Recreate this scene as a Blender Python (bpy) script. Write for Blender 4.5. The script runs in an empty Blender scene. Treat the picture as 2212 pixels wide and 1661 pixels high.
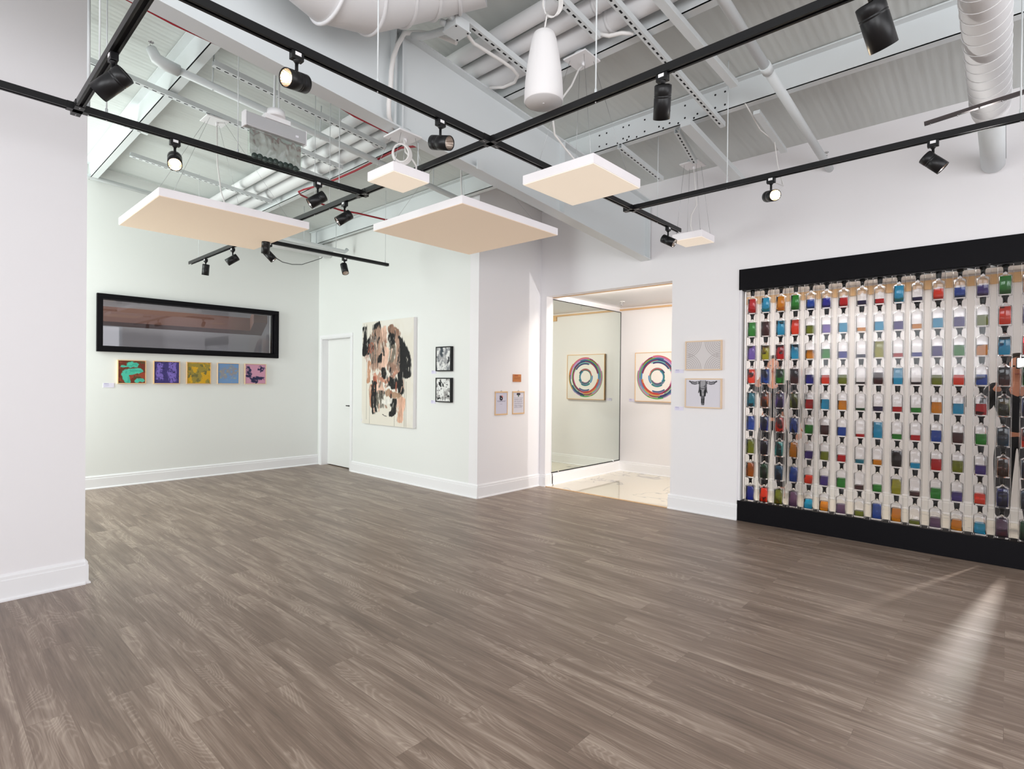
import bpy, math, random
import numpy as np
from mathutils import Vector, Matrix, Quaternion
random.seed(7)
SC = bpy.context.scene
COL = SC.collection
PI = math.pi
V = Vector

# ------------------------------------------------------------------ mesh helpers
class MB:
    def __init__(s):
        s.v = []; s.f = []; s.m = []; s.s = []
    def add(s, vs, fs, mi=0, sm=False):
        b = len(s.v); s.v += [tuple(p) for p in vs]
        for f in fs:
            s.f.append([b + i for i in f]); s.m.append(mi); s.s.append(sm)
        return s
    def box(s, x0, y0, z0, x1, y1, z1, mi=0):
        x0, x1 = min(x0, x1), max(x0, x1); y0, y1 = min(y0, y1), max(y0, y1); z0, z1 = min(z0, z1), max(z0, z1)
        return s.add([(x0,y0,z0),(x1,y0,z0),(x1,y1,z0),(x0,y1,z0),(x0,y0,z1),(x1,y0,z1),(x1,y1,z1),(x0,y1,z1)],
                     [(0,3,2,1),(4,5,6,7),(0,1,5,4),(1,2,6,5),(2,3,7,6),(3,0,4,7)], mi)
    def obox(s, c, ax, h, mi=0):
        c = V(c); a = [V(x).normalized() for x in ax]; vs = []
        for k in ((-1,-1,-1),(1,-1,-1),(1,1,-1),(-1,1,-1),(-1,-1,1),(1,-1,1),(1,1,1),(-1,1,1)):
            vs.append(c + a[0]*h[0]*k[0] + a[1]*h[1]*k[1] + a[2]*h[2]*k[2])
        return s.add(vs, [(0,3,2,1),(4,5,6,7),(0,1,5,4),(1,2,6,5),(2,3,7,6),(3,0,4,7)], mi)
    def tube(s, pts, r, n=10, mi=0, caps=True, sm=True, closed=False):
        P = [V(p) for p in pts]; N = len(P)
        rr = r if isinstance(r, (list, tuple)) else [r]*N
        T = []
        for i in range(N):
            a = P[(i-1) % N] if (closed or i > 0) else P[i]
            b = P[(i+1) % N] if (closed or i < N-1) else P[i]
            T.append((b-a).normalized())
        u = T[0].orthogonal().normalized(); vs = []
        for i in range(N):
            u = (u - T[i]*u.dot(T[i])).normalized(); w = T[i].cross(u)
            for k in range(n):
                t = 2*PI*k/n; vs.append(P[i] + (u*math.cos(t) + w*math.sin(t))*rr[i])
        fs = []
        for i in range(N if closed else N-1):
            j = (i+1) % N
            for k in range(n):
                l = (k+1) % n; fs.append((i*n+k, i*n+l, j*n+l, j*n+k))
        s.add(vs, fs, mi, sm)
        if caps and not closed:
            b = len(s.v) - len(vs)
            s.f.append([b+k for k in reversed(range(n))]); s.m.append(mi); s.s.append(False)
            s.f.append([b+(N-1)*n+k for k in range(n)]); s.m.append(mi); s.s.append(False)
        return s
    def lathe(s, prof, n=24, o=(0,0,0), q=None, mi=0, sm=True, caps=True):
        o = V(o); vs = []
        for r, z in prof:
            for k in range(n):
                t = 2*PI*k/n; p = V((r*math.cos(t), r*math.sin(t), z))
                if q is not None: p = q @ p
                vs.append(o + p)
        fs = []; N = len(prof)
        for i in range(N-1):
            for k in range(n):
                l = (k+1) % n; fs.append((i*n+k, i*n+l, (i+1)*n+l, (i+1)*n+k))
        s.add(vs, fs, mi, sm)
        if caps:
            b = len(s.v) - len(vs)
            if prof[0][0] > 1e-6: s.f.append([b+k for k in reversed(range(n))]); s.m.append(mi); s.s.append(False)
            if prof[-1][0] > 1e-6: s.f.append([b+(N-1)*n+k for k in range(n)]); s.m.append(mi); s.s.append(False)
        return s
    def sweep(s, prof, a, b, e1, e2, mi=0):          # closed profile (d, h): a + e1*d + e2*h, extruded from a to b
        a, b, e1, e2 = V(a), V(b), V(e1), V(e2); n = len(prof)
        vs = [a + e1*d + e2*h for d, h in prof] + [b + e1*d + e2*h for d, h in prof]
        fs = [(i, (i+1) % n, n+(i+1) % n, n+i) for i in range(n)] + [tuple(reversed(range(n))), tuple(range(n, 2*n))]
        return s.add(vs, fs, mi)
    def build(s, name, mats, parent=None, o=(0,0,0), bev=0, normals=True):
        me = bpy.data.meshes.new(name); o = V(o)
        me.from_pydata([tuple(V(p) - o) for p in s.v], [], s.f)
        mats = mats if isinstance(mats, (list, tuple)) else [mats]
        for m in mats: me.materials.append(m)
        me.polygons.foreach_set('material_index', s.m); me.polygons.foreach_set('use_smooth', s.s)
        if normals:
            import bmesh
            bm = bmesh.new(); bm.from_mesh(me); bmesh.ops.recalc_face_normals(bm, faces=bm.faces); bm.to_mesh(me); bm.free()
        me.update()
        ob = bpy.data.objects.new(name, me); COL.objects.link(ob)
        if parent is None: ob.location = o
        else: ob.parent = parent
        if bev:
            md = ob.modifiers.new('bevel', 'BEVEL'); md.width = bev; md.segments = 2; md.limit_method = 'ANGLE'
        return ob

def tag(o, label=None, cat=None, group=None, kind=None):
    if label: o['label'] = label
    if cat: o['category'] = cat
    if group: o['group'] = group
    if kind: o['kind'] = kind
    return o
def thing(name, label, cat, loc=(0,0,0), rz=0, group=None):
    o = bpy.data.objects.new(name, None); COL.objects.link(o); o.empty_display_size = .05
    o.location = loc; o.rotation_euler = (0,0,rz)
    return tag(o, label, cat, group)
def struct(mb, name, mat, label=None, bev=0):
    o = mb.build(name, mat, bev=bev); o['kind'] = 'structure'
    if label: o['label'] = label
    return o

# ------------------------------------------------------------------ materials
def lin(c):
    return tuple(((x/255)/12.92 if x/255 <= .04045 else ((x/255+.055)/1.055)**2.4) for x in c)
def setin(b, k, v):
    if k in b.inputs: b.inputs[k].default_value = v
def pm(name, col, rough=.5, metal=0, spec=.5, emit=None, es=0, trans=0, ior=1.45):
    m = bpy.data.materials.new(name); m.use_nodes = True
    b = m.node_tree.nodes['Principled BSDF']
    setin(b, 'Base Color', (*col, 1)); setin(b, 'Roughness', rough); setin(b, 'Metallic', metal)
    setin(b, 'Specular IOR Level', spec); setin(b, 'Transmission Weight', trans); setin(b, 'IOR', ior)
    if emit: setin(b, 'Emission Color', (*emit, 1)); setin(b, 'Emission Strength', es)
    return m
def nt(m):
    return m.node_tree.nodes, m.node_tree.links, m.node_tree.nodes['Principled BSDF']
def noise_bump(m, scale, strength, dist=.002, detail=4, stretch=(1,1,1)):
    N, L, b = nt(m)
    tc = N.new('ShaderNodeTexCoord'); mp = N.new('ShaderNodeMapping'); nz = N.new('ShaderNodeTexNoise'); bp = N.new('ShaderNodeBump')
    mp.inputs['Scale'].default_value = stretch
    nz.inputs['Scale'].default_value = scale; nz.inputs['Detail'].default_value = detail
    bp.inputs['Strength'].default_value = strength; bp.inputs['Distance'].default_value = dist
    L.new(tc.outputs['Object'], mp.inputs['Vector']); L.new(mp.outputs[0], nz.inputs['Vector'])
    L.new(nz.outputs['Fac'], bp.inputs['Height']); L.new(bp.outputs[0], b.inputs['Normal'])
    return m

M = {}
M['wall'] = noise_bump(pm('wall_paint', (.84,.82,.835), .6, spec=.3), 60, .12)
M['wall2'] = noise_bump(pm('alcove_wall_paint', (.80,.81,.79), .6, spec=.3), 60, .12)
M['trim'] = pm('trim_paint', (.86,.855,.87), .35)
M['steel'] = noise_bump(pm('painted_steel', (.72,.755,.765), .45), 14, .08)
M['duct'] = pm('duct_paint', (.80,.80,.81), .75, spec=.2)
M['black'] = pm('black_metal', (.008,.008,.009), .36, spec=.4)
M['blackgroove'] = pm('black_groove', (.004,.004,.004), .7)
M['blackwood'] = noise_bump(pm('black_wood', (.0045,.004,.0055), .5, spec=.12), 40, .1, stretch=(1,.1,1))
M['dark'] = pm('dark_hole', (.01,.01,.012), .8)
M['white'] = pm('white_plastic', (.86,.85,.86), .4)
M['cable'] = pm('white_cable', (.82,.80,.78), .45)
M['wire'] = pm('steel_wire', (.45,.45,.46), .3, .9)
M['chrome'] = pm('chrome', (.8,.8,.8), .12, 1)
M['alu'] = pm('aluminium', (.62,.61,.63), .4, .6)
M['red'] = pm('red_cable', lin((150,28,42)), .5)
M['door'] = pm('door_paint', (.83,.835,.82), .4)
M['mirror'] = pm('mirror_glass', (.80,.86,.80), .01, 1)
M['oak'] = noise_bump(pm('oak_frame', lin((222,184,140)), .5), 30, .1)
M['oak2'] = pm('pale_frame', lin((228,200,170)), .5)
M['brownwood'] = noise_bump(pm('wood_plaque', lin((196,128,78)), .5), 40, .3)
M['paper'] = pm('paper', (.80,.79,.84), .6)
M['canvas_edge'] = pm('canvas_edge', (.82,.80,.80), .7)
M['skin'] = pm('skin', lin((190,130,105)), .5)
M['blackcloth'] = noise_bump(pm('black_cloth', (.012,.012,.015), .9), 80, .3)
M['hair'] = pm('dark_hair', (.02,.013,.01), .6)
M['tan'] = pm('tan_trim', lin((214,176,132)), .5)
M['rubber'] = pm('stopper_black', (.012,.012,.013), .5)
M['lensglow'] = pm('lamp_lens_lit', (.9,.8,.6), .3, emit=(1,.74,.42), es=9)
M['reflector'] = pm('reflector', (.85,.8,.76), .18, 1)
M['diff_big'] = pm('panel_fabric', (.80,.66,.53), .8, emit=(1,.80,.62), es=.22)
M['diff_small'] = pm('panel_diffuser', (.85,.76,.66), .6, emit=(1,.85,.68), es=.5)
M['panelside'] = pm('panel_side', (.88,.85,.87), .6, emit=(1,.93,.96), es=.16)
M['lamplit'] = pm('lamp_face', (1,1,1), .3, emit=(1,.98,.95), es=120)
M['exitpanel'] = None

def planks():
    m = bpy.data.materials.new('vinyl_planks'); m.use_nodes = True
    N, L, b = nt(m)
    tc = N.new('ShaderNodeTexCoord'); mp = N.new('ShaderNodeMapping')
    mp.inputs['Rotation'].default_value = (0, 0, PI/2)
    L.new(tc.outputs['Object'], mp.inputs['Vector'])
    br = N.new('ShaderNodeTexBrick'); br.offset = .37; br.offset_frequency = 2
    br.inputs['Scale'].default_value = 1; br.inputs['Brick Width'].default_value = 1.22; br.inputs['Row Height'].default_value = .152
    br.inputs['Mortar Size'].default_value = .0009; br.inputs['Mortar Smooth'].default_value = .2; br.inputs['Bias'].default_value = 0
    br.inputs['Color1'].default_value = (0,0,0,1); br.inputs['Color2'].default_value = (1,1,1,1); br.inputs['Mortar'].default_value = (.35,.35,.35,1)
    L.new(mp.outputs[0], br.inputs['Vector'])
    # offset the grain of each plank by its own random value
    sep = N.new('ShaderNodeSeparateXYZ'); L.new(mp.outputs[0], sep.inputs[0])
    val = N.new('ShaderNodeRGBToBW'); L.new(br.outputs['Color'], val.inputs[0])
    def math_(op, a, bb):
        n = N.new('ShaderNodeMath'); n.operation = op
        for i, x in enumerate((a, bb)):
            if isinstance(x, (int, float)): n.inputs[i].default_value = x
            else: L.new(x, n.inputs[i])
        return n.outputs[0]
    gx = math_('ADD', sep.outputs['X'], math_('MULTIPLY', val.outputs[0], 37.0))
    def grain(sx, sy, det, rough, dist=0):
        cb = N.new('ShaderNodeCombineXYZ')
        L.new(math_('MULTIPLY', gx, sx), cb.inputs[0]); L.new(math_('MULTIPLY', sep.outputs['Y'], sy), cb.inputs[1])
        nz = N.new('ShaderNodeTexNoise'); nz.inputs['Scale'].default_value = 1; nz.inputs['Detail'].default_value = det
        nz.inputs['Roughness'].default_value = rough; nz.inputs['Distortion'].default_value = dist
        L.new(cb.outputs[0], nz.inputs['Vector']); return nz.outputs['Fac'], cb
    g1, _ = grain(1.5, 26, 7, .62, .3)
    g2, _ = grain(.9, 7, 3, .5, .9)
    g3, _ = grain(4, 130, 3, .6)
    # cathedral lines: contour bands of a stretched noise
    g4, _ = grain(1.1, 5.2, 1.5, .4, .5)
    band = math_('SINE', math_('MULTIPLY', g4, 120.0), 0)
    band = math_('POWER', math_('ABSOLUTE', band, 0), 6.0)
    mix = math_('ADD', math_('MULTIPLY', g1, .50), math_('MULTIPLY', g2, .36))
    mix = math_('ADD', mix, math_('MULTIPLY', g3, .33))
    mix = math_('ADD', mix, math_('MULTIPLY', val.outputs[0], .07))
    gate = math_('GREATER_THAN', g2, .53)
    mix = math_('ADD', mix, math_('MULTIPLY', math_('MULTIPLY', band, gate), .085))
    cr = N.new('ShaderNodeValToRGB')
    cr.color_ramp.elements[0].position = .34; cr.color_ramp.elements[0].color = (.082,.056,.042,1)
    cr.color_ramp.elements[1].position = .90; cr.color_ramp.elements[1].color = (.48,.385,.315,1)
    e = cr.color_ramp.elements.new(.62); e.color = (.225,.163,.126,1)
    L.new(mix, cr.inputs[0])
    mo = N.new('ShaderNodeMixRGB'); mo.blend_type = 'MULTIPLY'; L.new(br.outputs['Fac'], mo.inputs[0])
    L.new(cr.outputs[0], mo.inputs[1]); mo.inputs[2].default_value = (.78,.76,.74,1)
    L.new(mo.outputs[0], b.inputs['Base Color'])
    setin(b, 'Roughness', .38); setin(b, 'Specular IOR Level', .42)
    bp = N.new('ShaderNodeBump'); bp.inputs['Strength'].default_value = .25; bp.inputs['Distance'].default_value = .0015
    L.new(math_('SUBTRACT', g1, br.outputs['Fac']), bp.inputs['Height']); L.new(bp.outputs[0], b.inputs['Normal'])
    return m
M['planks'] = planks()

def marble():
    m = bpy.data.materials.new('polished_marble'); m.use_nodes = True
    N, L, b = nt(m)
    tc = N.new('ShaderNodeTexCoord'); nz = N.new('ShaderNodeTexNoise'); nz.inputs['Scale'].default_value = .95; nz.inputs['Detail'].default_value = 4
    nz.inputs['Distortion'].default_value = 1.1
    L.new(tc.outputs['Object'], nz.inputs['Vector'])
    a = N.new('ShaderNodeMath'); a.operation = 'SUBTRACT'; a.inputs[1].default_value = .5; L.new(nz.outputs['Fac'], a.inputs[0])
    ab = N.new('ShaderNodeMath'); ab.operation = 'ABSOLUTE'; L.new(a.outputs[0], ab.inputs[0])
    cr = N.new('ShaderNodeValToRGB'); cr.color_ramp.elements[0].color = (.50,.48,.44,1); cr.color_ramp.elements[1].color = (.78,.72,.61,1)
    cr.color_ramp.elements[0].position = .0; cr.color_ramp.elements[1].position = .014
    L.new(ab.outputs[0], cr.inputs[0]); L.new(cr.outputs[0], b.inputs['Base Color'])
    setin(b, 'Roughness', .06); setin(b, 'Specular IOR Level', .7)
    return m
M['marble'] = marble()

def deck():
    m = bpy.data.materials.new('roof_deck_paint'); m.use_nodes = True
    N, L, b = nt(m); setin(b, 'Base Color', (.62,.645,.63,1)); setin(b, 'Roughness', .65)
    tc = N.new('ShaderNodeTexCoord')
    def nz(sx, sy, sc, det):
        mp = N.new('ShaderNodeMapping'); mp.inputs['Scale'].default_value = (sx, sy, 1); L.new(tc.outputs['Object'], mp.inputs[0])
        n = N.new('ShaderNodeTexNoise'); n.inputs['Scale'].default_value = sc; n.inputs['Detail'].default_value = det; L.new(mp.outputs[0], n.inputs['Vector']); return n.outputs['Fac']
    a = nz(.12, 1, 9, 3); c = nz(.35, 1, 3.2, 2)
    ad = N.new('ShaderNodeMath'); ad.operation = 'MULTIPLY_ADD'; L.new(c, ad.inputs[0]); ad.inputs[1].default_value = 2.2; L.new(a, ad.inputs[2])
    wv = N.new('ShaderNodeTexWave'); wv.bands_direction = 'Y'; wv.inputs['Scale'].default_value = 5.5; wv.inputs['Distortion'].default_value = .4; wv.inputs['Detail'].default_value = 1
    L.new(tc.outputs['Object'], wv.inputs['Vector'])
    a2 = N.new('ShaderNodeMath'); a2.operation = 'MULTIPLY_ADD'; L.new(wv.outputs['Fac'], a2.inputs[0]); a2.inputs[1].default_value = .16; L.new(ad.outputs[0], a2.inputs[2])
    bp = N.new('ShaderNodeBump'); bp.inputs['Strength'].default_value = .32; bp.inputs['Distance'].default_value = .03
    L.new(a2.outputs[0], bp.inputs['Height']); L.new(bp.outputs[0], b.inputs['Normal'])
    return m
M['deck'] = deck()

def clear(name, tint=(1,1,1), ior=1.49, rough=0.0):
    m = bpy.data.materials.new(name); m.use_nodes = True
    N, L = m.node_tree.nodes, m.node_tree.links
    N.remove(N['Principled BSDF'])
    g = N.new('ShaderNodeBsdfGlass'); g.inputs['Color'].default_value = (*tint, 1); g.inputs['IOR'].default_value = ior; g.inputs['Roughness'].default_value = rough
    L.new(g.outputs[0], N['Material Output'].inputs[0]); return m
def thinglass(name, f0=.04, tint=(1,1,1), edge=None):
    # a thin glass wall: clear along the normal, reflecting at grazing angles
    m = bpy.data.materials.new(name); m.use_nodes = True
    N, L = m.node_tree.nodes, m.node_tree.links
    N.remove(N['Principled BSDF'])
    t = N.new('ShaderNodeBsdfTransparent'); t.inputs[0].default_value = (*tint, 1)
    g = N.new('ShaderNodeBsdfGlossy'); g.inputs['Roughness'].default_value = .02; g.inputs[0].default_value = (.58,.58,.61,1)
    lw = N.new('ShaderNodeLayerWeight'); lw.inputs[0].default_value = .5
    pw = N.new('ShaderNodeMath'); pw.operation = 'POWER'; pw.inputs[1].default_value = 3.2; L.new(lw.outputs['Facing'], pw.inputs[0])
    fr = N.new('ShaderNodeMath'); fr.operation = 'MULTIPLY_ADD'; fr.inputs[1].default_value = edge or .55; fr.inputs[2].default_value = f0; L.new(pw.outputs[0], fr.inputs[0])
    mx = N.new('ShaderNodeMixShader'); L.new(fr.outputs[0], mx.inputs[0]); L.new(t.outputs[0], mx.inputs[1]); L.new(g.outputs[0], mx.inputs[2])
    L.new(mx.outputs[0], N['Material Output'].inputs[0]); return m
M['acrylic'] = clear('clear_acrylic', (.985,.985,.99), 1.24)
M['glass'] = clear('bottle_glass', (.985,.985,.99), 1.33)
M['pane'] = thinglass('window_pane', .08, (.9,.9,.9), .6)
LIQ = dict(R=(196,28,36), C=(48,168,208), A=(222,152,14), G=(42,150,42), B=(46,92,180), N=(48,50,165), P=(84,62,145), O=(232,76,36),
           L=(134,144,16), M=(84,38,38), Y=(172,170,30), V=(132,106,188), T=(26,136,158), D=(50,40,90), K=(48,30,36), U=(36,100,140), X=(176,104,20), J=(44,62,160), H=(24,92,50), S=(70,185,185), W=(122,92,128))
for k, c in LIQ.items():
    M['q'+k] = pm('liquid_' + k.lower(), tuple(v**1.25 for v in lin(c)), .02, trans=1, ior=1.2, spec=.3)

# colour-grid paintings: a fine grid whose corners carry the paint colour
def vcol(name, rough=.6):
    m = bpy.data.materials.new(name); m.use_nodes = True
    N, L, b = nt(m); a = N.new('ShaderNodeVertexColor'); a.layer_name = 'paint'
    L.new(a.outputs['Color'], b.inputs['Base Color']); setin(b, 'Roughness', rough); setin(b, 'Specular IOR Level', .3); return m
M['paint'] = vcol('painted_surface')
def fbm(x, y, seed, oct=4, sc=1.0):
    rng = np.random.RandomState(seed); out = np.zeros_like(x); amp = 1; tot = 0
    for o in range(oct):
        g = rng.rand(64, 64); X = x*sc*(2**o) + rng.rand()*20; Y = y*sc*(2**o) + rng.rand()*20
        xi = np.floor(X).astype(int); yi = np.floor(Y).astype(int); fx = X-xi; fy = Y-yi
        fx = fx*fx*(3-2*fx); fy = fy*fy*(3-2*fy)
        a = g[xi % 64, yi % 64]*(1-fx) + g[(xi+1) % 64, yi % 64]*fx
        b = g[xi % 64, (yi+1) % 64]*(1-fx) + g[(xi+1) % 64, (yi+1) % 64]*fx
        out += amp*(a*(1-fy) + b*fy); tot += amp; amp *= .55
    return out/tot
def sheet(name, o, u, v, w, h, nx, ny, fn, parent, mat=None, base=(0,0,0)):
    o, u, v = V(o) - V(base), V(u), V(v)
    xs = (np.arange(nx+1))/nx; ys = (np.arange(ny+1))/ny
    verts = [tuple(o + u*(w*a) + v*(h*b)) for b in ys for a in xs]
    faces = [(j*(nx+1)+i, j*(nx+1)+i+1, (j+1)*(nx+1)+i+1, (j+1)*(nx+1)+i) for j in range(ny) for i in range(nx)]
    me = bpy.data.meshes.new(name); me.from_pydata(verts, [], faces); me.materials.append(mat or M['paint'])
    X, Y = np.meshgrid(xs, ys); rgb = fn(X.ravel(), Y.ravel())
    rgb = np.clip(rgb, 0, 255)/255.; rgb = np.where(rgb <= .04045, rgb/12.92, ((rgb+.055)/1.055)**2.4)
    ca = me.color_attributes.new('paint', 'FLOAT_COLOR', 'POINT')
    ca.data.foreach_set('color', np.concatenate([rgb, np.ones((len(rgb),1))], 1).astype(np.float32).ravel())
    ob = bpy.data.objects.new(name, me); COL.objects.link(ob); ob.parent = parent
    return ob
def fill(x, c): return np.tile(np.array(c, float), (len(x), 1))
def blend(img, mask, c):
    m = np.clip(mask, 0, 1)[:, None]; return img*(1-m) + np.array(c, float)*m
def seg(x, y, pts, r, asp=1.0):
    d = np.full_like(x, 9.)
    for (x0,y0), (x1,y1) in zip(pts[:-1], pts[1:]):
        dx, dy = x1-x0, (y1-y0)*asp; L2 = dx*dx+dy*dy+1e-9
        t = np.clip(((x-x0)*dx + (y-y0)*asp*dy)/L2, 0, 1)
        d = np.minimum(d, np.hypot(x-x0-t*dx, (y-y0)*asp-t*dy))
    return r - d
def soft(d, w=.01): return np.clip(d/w+.5, 0, 1)

# ------------------------------------------------------------------ measures of the place
X1, X2, Y0, Y1, Y2 = 5.725, 4.554, 4.637, 8.513, 4.693
XE, YJ, YR, ZO, X4 = .793, 4.595, 2.796, 2.552, 7.62
def roof(x): return 3.705 - .0865*(x - 5.725)
TH = .13
# ---- floors
struct(MB().box(-3.3, -4.3, -.12, X1, 8.7, 0), 'floor', M['planks'], 'grey brown vinyl plank floor of the gallery')
struct(MB().box(X1, -4.3, -.12, 7.8, 4.75, .001), 'floor', M['marble'], 'polished cream marble floor of the lobby')
struct(MB().box(X1-.012, YR, 0, X1+.012, YJ, .006), 'trim_2', M['tan'], 'thin threshold strip in the lobby opening')
# ---- ceiling (sloping deck)
cb = MB()
cb.add([(-3.4,-4.4,roof(-3.4)),(5.87,-4.4,roof(5.87)),(5.87,8.75,roof(5.87)),(-3.4,8.75,roof(-3.4)),
        (-3.4,-4.4,roof(-3.4)+.12),(5.87,-4.4,roof(5.87)+.12),(5.87,8.75,roof(5.87)+.12),(-3.4,8.75,roof(-3.4)+.12)],
       [(0,3,2,1),(4,5,6,7),(0,1,5,4),(1,2,6,5),(2,3,7,6),(3,0,4,7)])
struct(cb, 'ceiling', M['deck'], 'sloping white painted metal roof deck')
struct(MB().box(X1+TH, -4.3, 2.60, 7.8, 4.75, 2.72), 'ceiling', M['trim'], 'low flat ceiling of the lobby')
# ---- walls
def wallbox(*bs):
    mb = MB()
    for b in bs: mb.box(*b)
    return mb
zt = roof(X1) + .03
for bx_, lb in (((X1,YJ,0,X1+TH,4.85,zt),'narrow end of the right wall beside the lobby opening'), ((X1,YR,ZO,X1+TH,YJ,zt),'white wall above the lobby opening'), ((X1,2.058,0,X1+TH,YR,zt),'white wall between the lobby opening and the bottle display'),
              ((X1,-.245,2.577,X1+TH,2.058,zt),'white wall above the bottle display'), ((X1,-4.3,0,X1+TH,-.245,zt),'white wall beyond the bottle display')):
    struct(wallbox(bx_), 'wall_right', M['wall'], lb)
struct(wallbox((X1+.012,2.034,.203,X1+TH,2.058,2.368)), 'wall_right', M['wall'], 'white jamb at the end of the bottle display')
struct(wallbox((X2,Y2,0,X1,Y2+.15,roof(X2)+.03)), 'wall_pillar', M['wall'], 'white wall face beside the lobby opening')
dz = roof(X2) + .03
struct(wallbox((X2,Y2+.15,0,X2+.15,7.51,dz), (X2,7.51,2.085,X2+.15,8.392,dz), (X2,8.392,0,X2+.15,8.70,dz)),
       'wall_center', M['wall2'], 'white wall with the door and the large painting')
struct(wallbox((-1.0,Y1,0,1.615,8.66,4.4), (1.615,Y1,0,3.80,8.66,1.795), (1.615,Y1,2.41,3.80,8.66,4.2), (3.80,Y1,0,X2,8.66,4.0)),
       'wall_back', M['wall2'], 'white back wall with the dark framed window')
struct(wallbox((-3.3,Y0,0,XE,Y0+.15,4.5)), 'wall_left', M['wall'], 'white partition at the left edge')
struct(wallbox((-1.05,4.78,0,-.9,6.9,4.5), (-1.05,6.9,0,-.9,8.4,.5), (-1.05,6.9,3.8,-.9,8.4,4.5), (-1.05,8.4,0,-.9,8.7,4.5)), 'wall_alcove', M['wall2'], 'alcove wall with a tall daylight window')
struct(wallbox((-3.45,-4.3,0,-3.3,-3.4,4.6), (-3.45,-3.4,0,-3.3,-.5,.6), (-3.45,-.5,0,-3.3,.3,4.6), (-3.45,.3,0,-3.3,3.6,1.55), (-3.45,-3.4,3.1,-3.3,-.5,4.6), (-3.45,.3,3.1,-3.3,3.6,4.6), (-3.45,3.6,0,-3.3,4.8,4.6)), 'wall_west', M['wall'], 'unseen side wall with two openings shaped for the light')  # openings sized for the light they admit and their glare on the bottles
struct(wallbox((-3.45,-4.45,0,-2.6,-4.3,4.6), (-2.6,-4.45,0,4.6,-4.3,.4), (-2.6,-4.45,3.1,4.6,-4.3,4.6), (4.6,-4.45,0,X1+TH,-4.3,4.6)), 'wall_front', M['wall'], 'unseen front wall with an opening added for light')  # opening added for the area light behind the camera
# lobby
struct(wallbox((X4,-4.3,0,X4+.15,4.75,2.62)), 'wall_lobby', M['wall'], 'white far wall of the lobby')
struct(wallbox((X1+TH,YJ,0,X4,4.75,2.62)), 'wall_lobby_end', M['wall'], 'end wall of the lobby behind the mirror')
struct(wallbox((X4-.03,-4.2,2.475,X4,3.3,2.575), (X4-.03,3.3,2.55,X4,YJ,2.575)), 'trim_3', M['tan'], 'tan strip at the top of the lobby wall')
struct(wallbox((X1+TH,2.1,2.545,X1+TH+.03,YJ,2.57)), 'trim_4', M['tan'], 'tan strip above the lobby opening')
# ---- baseboards
BP = [(0,0),(.03,0),(.03,.010),(.018,.02),(.018,.128),(.014,.132),(.014,.150),(.005,.165),(0,.165)]
def base(side, a, b, e1, label=None):
    struct(MB().sweep(BP, a, b, e1, (0,0,1)), 'baseboard_' + side, M['trim'], label)
base('left', (-3.3,Y0,0), (XE,Y0,0), (0,-1,0)); base('left_end', (XE,Y0-.0185,0), (XE,Y0+.15,0), (1,0,0))
base('back', (-.9,Y1,0), (X2,Y1,0), (0,-1,0)); base('center', (X2,Y2-.0185,0), (X2,7.451,0), (-1,0,0))
base('pillar', (X2,Y2,0), (X1,Y2,0), (0,-1,0)); base('jamb', (X1,YJ-.0185,0), (X1,Y2,0), (-1,0,0))
base('jamb_side', (X1,YJ,0), (X1+TH+.02,YJ,0), (0,-1,0)); base('right', (X1,2.052,0), (X1,YR+.0185,0), (-1,0,0))
base('right_side', (X1,YR,0), (X1+TH,YR,0), (0,1,0)); base('lobby', (X4,-4.2,0), (X4,YJ,0), (-1,0,0))
base('lobby_end', (X1+TH,YJ,0), (X4,YJ,0), (0,-1,0))
# ---- door
tr = MB()
for b in ((X2-.014,7.451,.0,X2-.0005,7.512,2.083), (X2-.014,8.390,0,X2-.0005,8.449,2.083), (X2-.014,7.451,2.084,X2-.0005,8.449,2.135)): tr.box(*b)
for b in ((X2-.008,7.513,0,X2+.14,7.524,2.07), (X2-.008,8.378,0,X2+.14,8.389,2.07), (X2-.008,7.513,2.071,X2+.14,8.389,2.083)): tr.box(*b)
struct(tr, 'trim_1', M['trim'], 'white casing around the door')
d = struct(MB().box(4.655,7.526,.014,4.695,8.376,2.069), 'door_1', M['door'], 'plain white door in the back corner')
h = MB(); h.tube([(4.655,7.60,1.0),(4.61,7.60,1.0)], .009, 10); h.lathe([(.026,0),(.026,.008)], 16, (4.655,7.60,1.0), Quaternion((0,1,0), -PI/2))
h.tube([(4.612,7.592,1.0),(4.612,7.735,1.0)], .009, 10)
hh = h.build('door_handle', M['black'], d); hh['label'] = 'black lever handle'
struct(MB().box(4.704,7.4,-.02,5.6,8.5,2.3), 'wall_closet', M['dark'], 'dark room behind the door')
# ---- interior window
fx0, fx1, fz0, fz1 = 1.555, 3.862, 1.7355, 2.47
w = MB()
for b in ((fx0,Y1-.05,fz0,fx1,Y1+.12,fz0+.062), (fx0,Y1-.05,fz1-.062,fx1,Y1+.12,fz1), (fx0,Y1-.05,fz0+.062,fx0+.062,Y1+.12,fz1-.062), (fx1-.062,Y1-.05,fz0+.062,fx1,Y1+.12,fz1-.062)): w.box(*b)
for b in ((fx0+.062,Y1-.005,fz0+.062,fx1-.062,Y1+.03,fz0+.077), (fx1-.08,Y1-.005,fz0+.077,fx1-.062,Y1+.03,fz1-.062)): w.box(*b)
wo = struct(w, 'window_1', M['blackwood'], 'long dark framed window high in the back wall', bev=.003)
g = MB().box(fx0+.055,Y1+.012,fz0+.055,fx1-.055,Y1+.018,fz1-.055).build('window_pane', M['pane'], wo); g['label'] = 'reflective glass pane'
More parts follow.
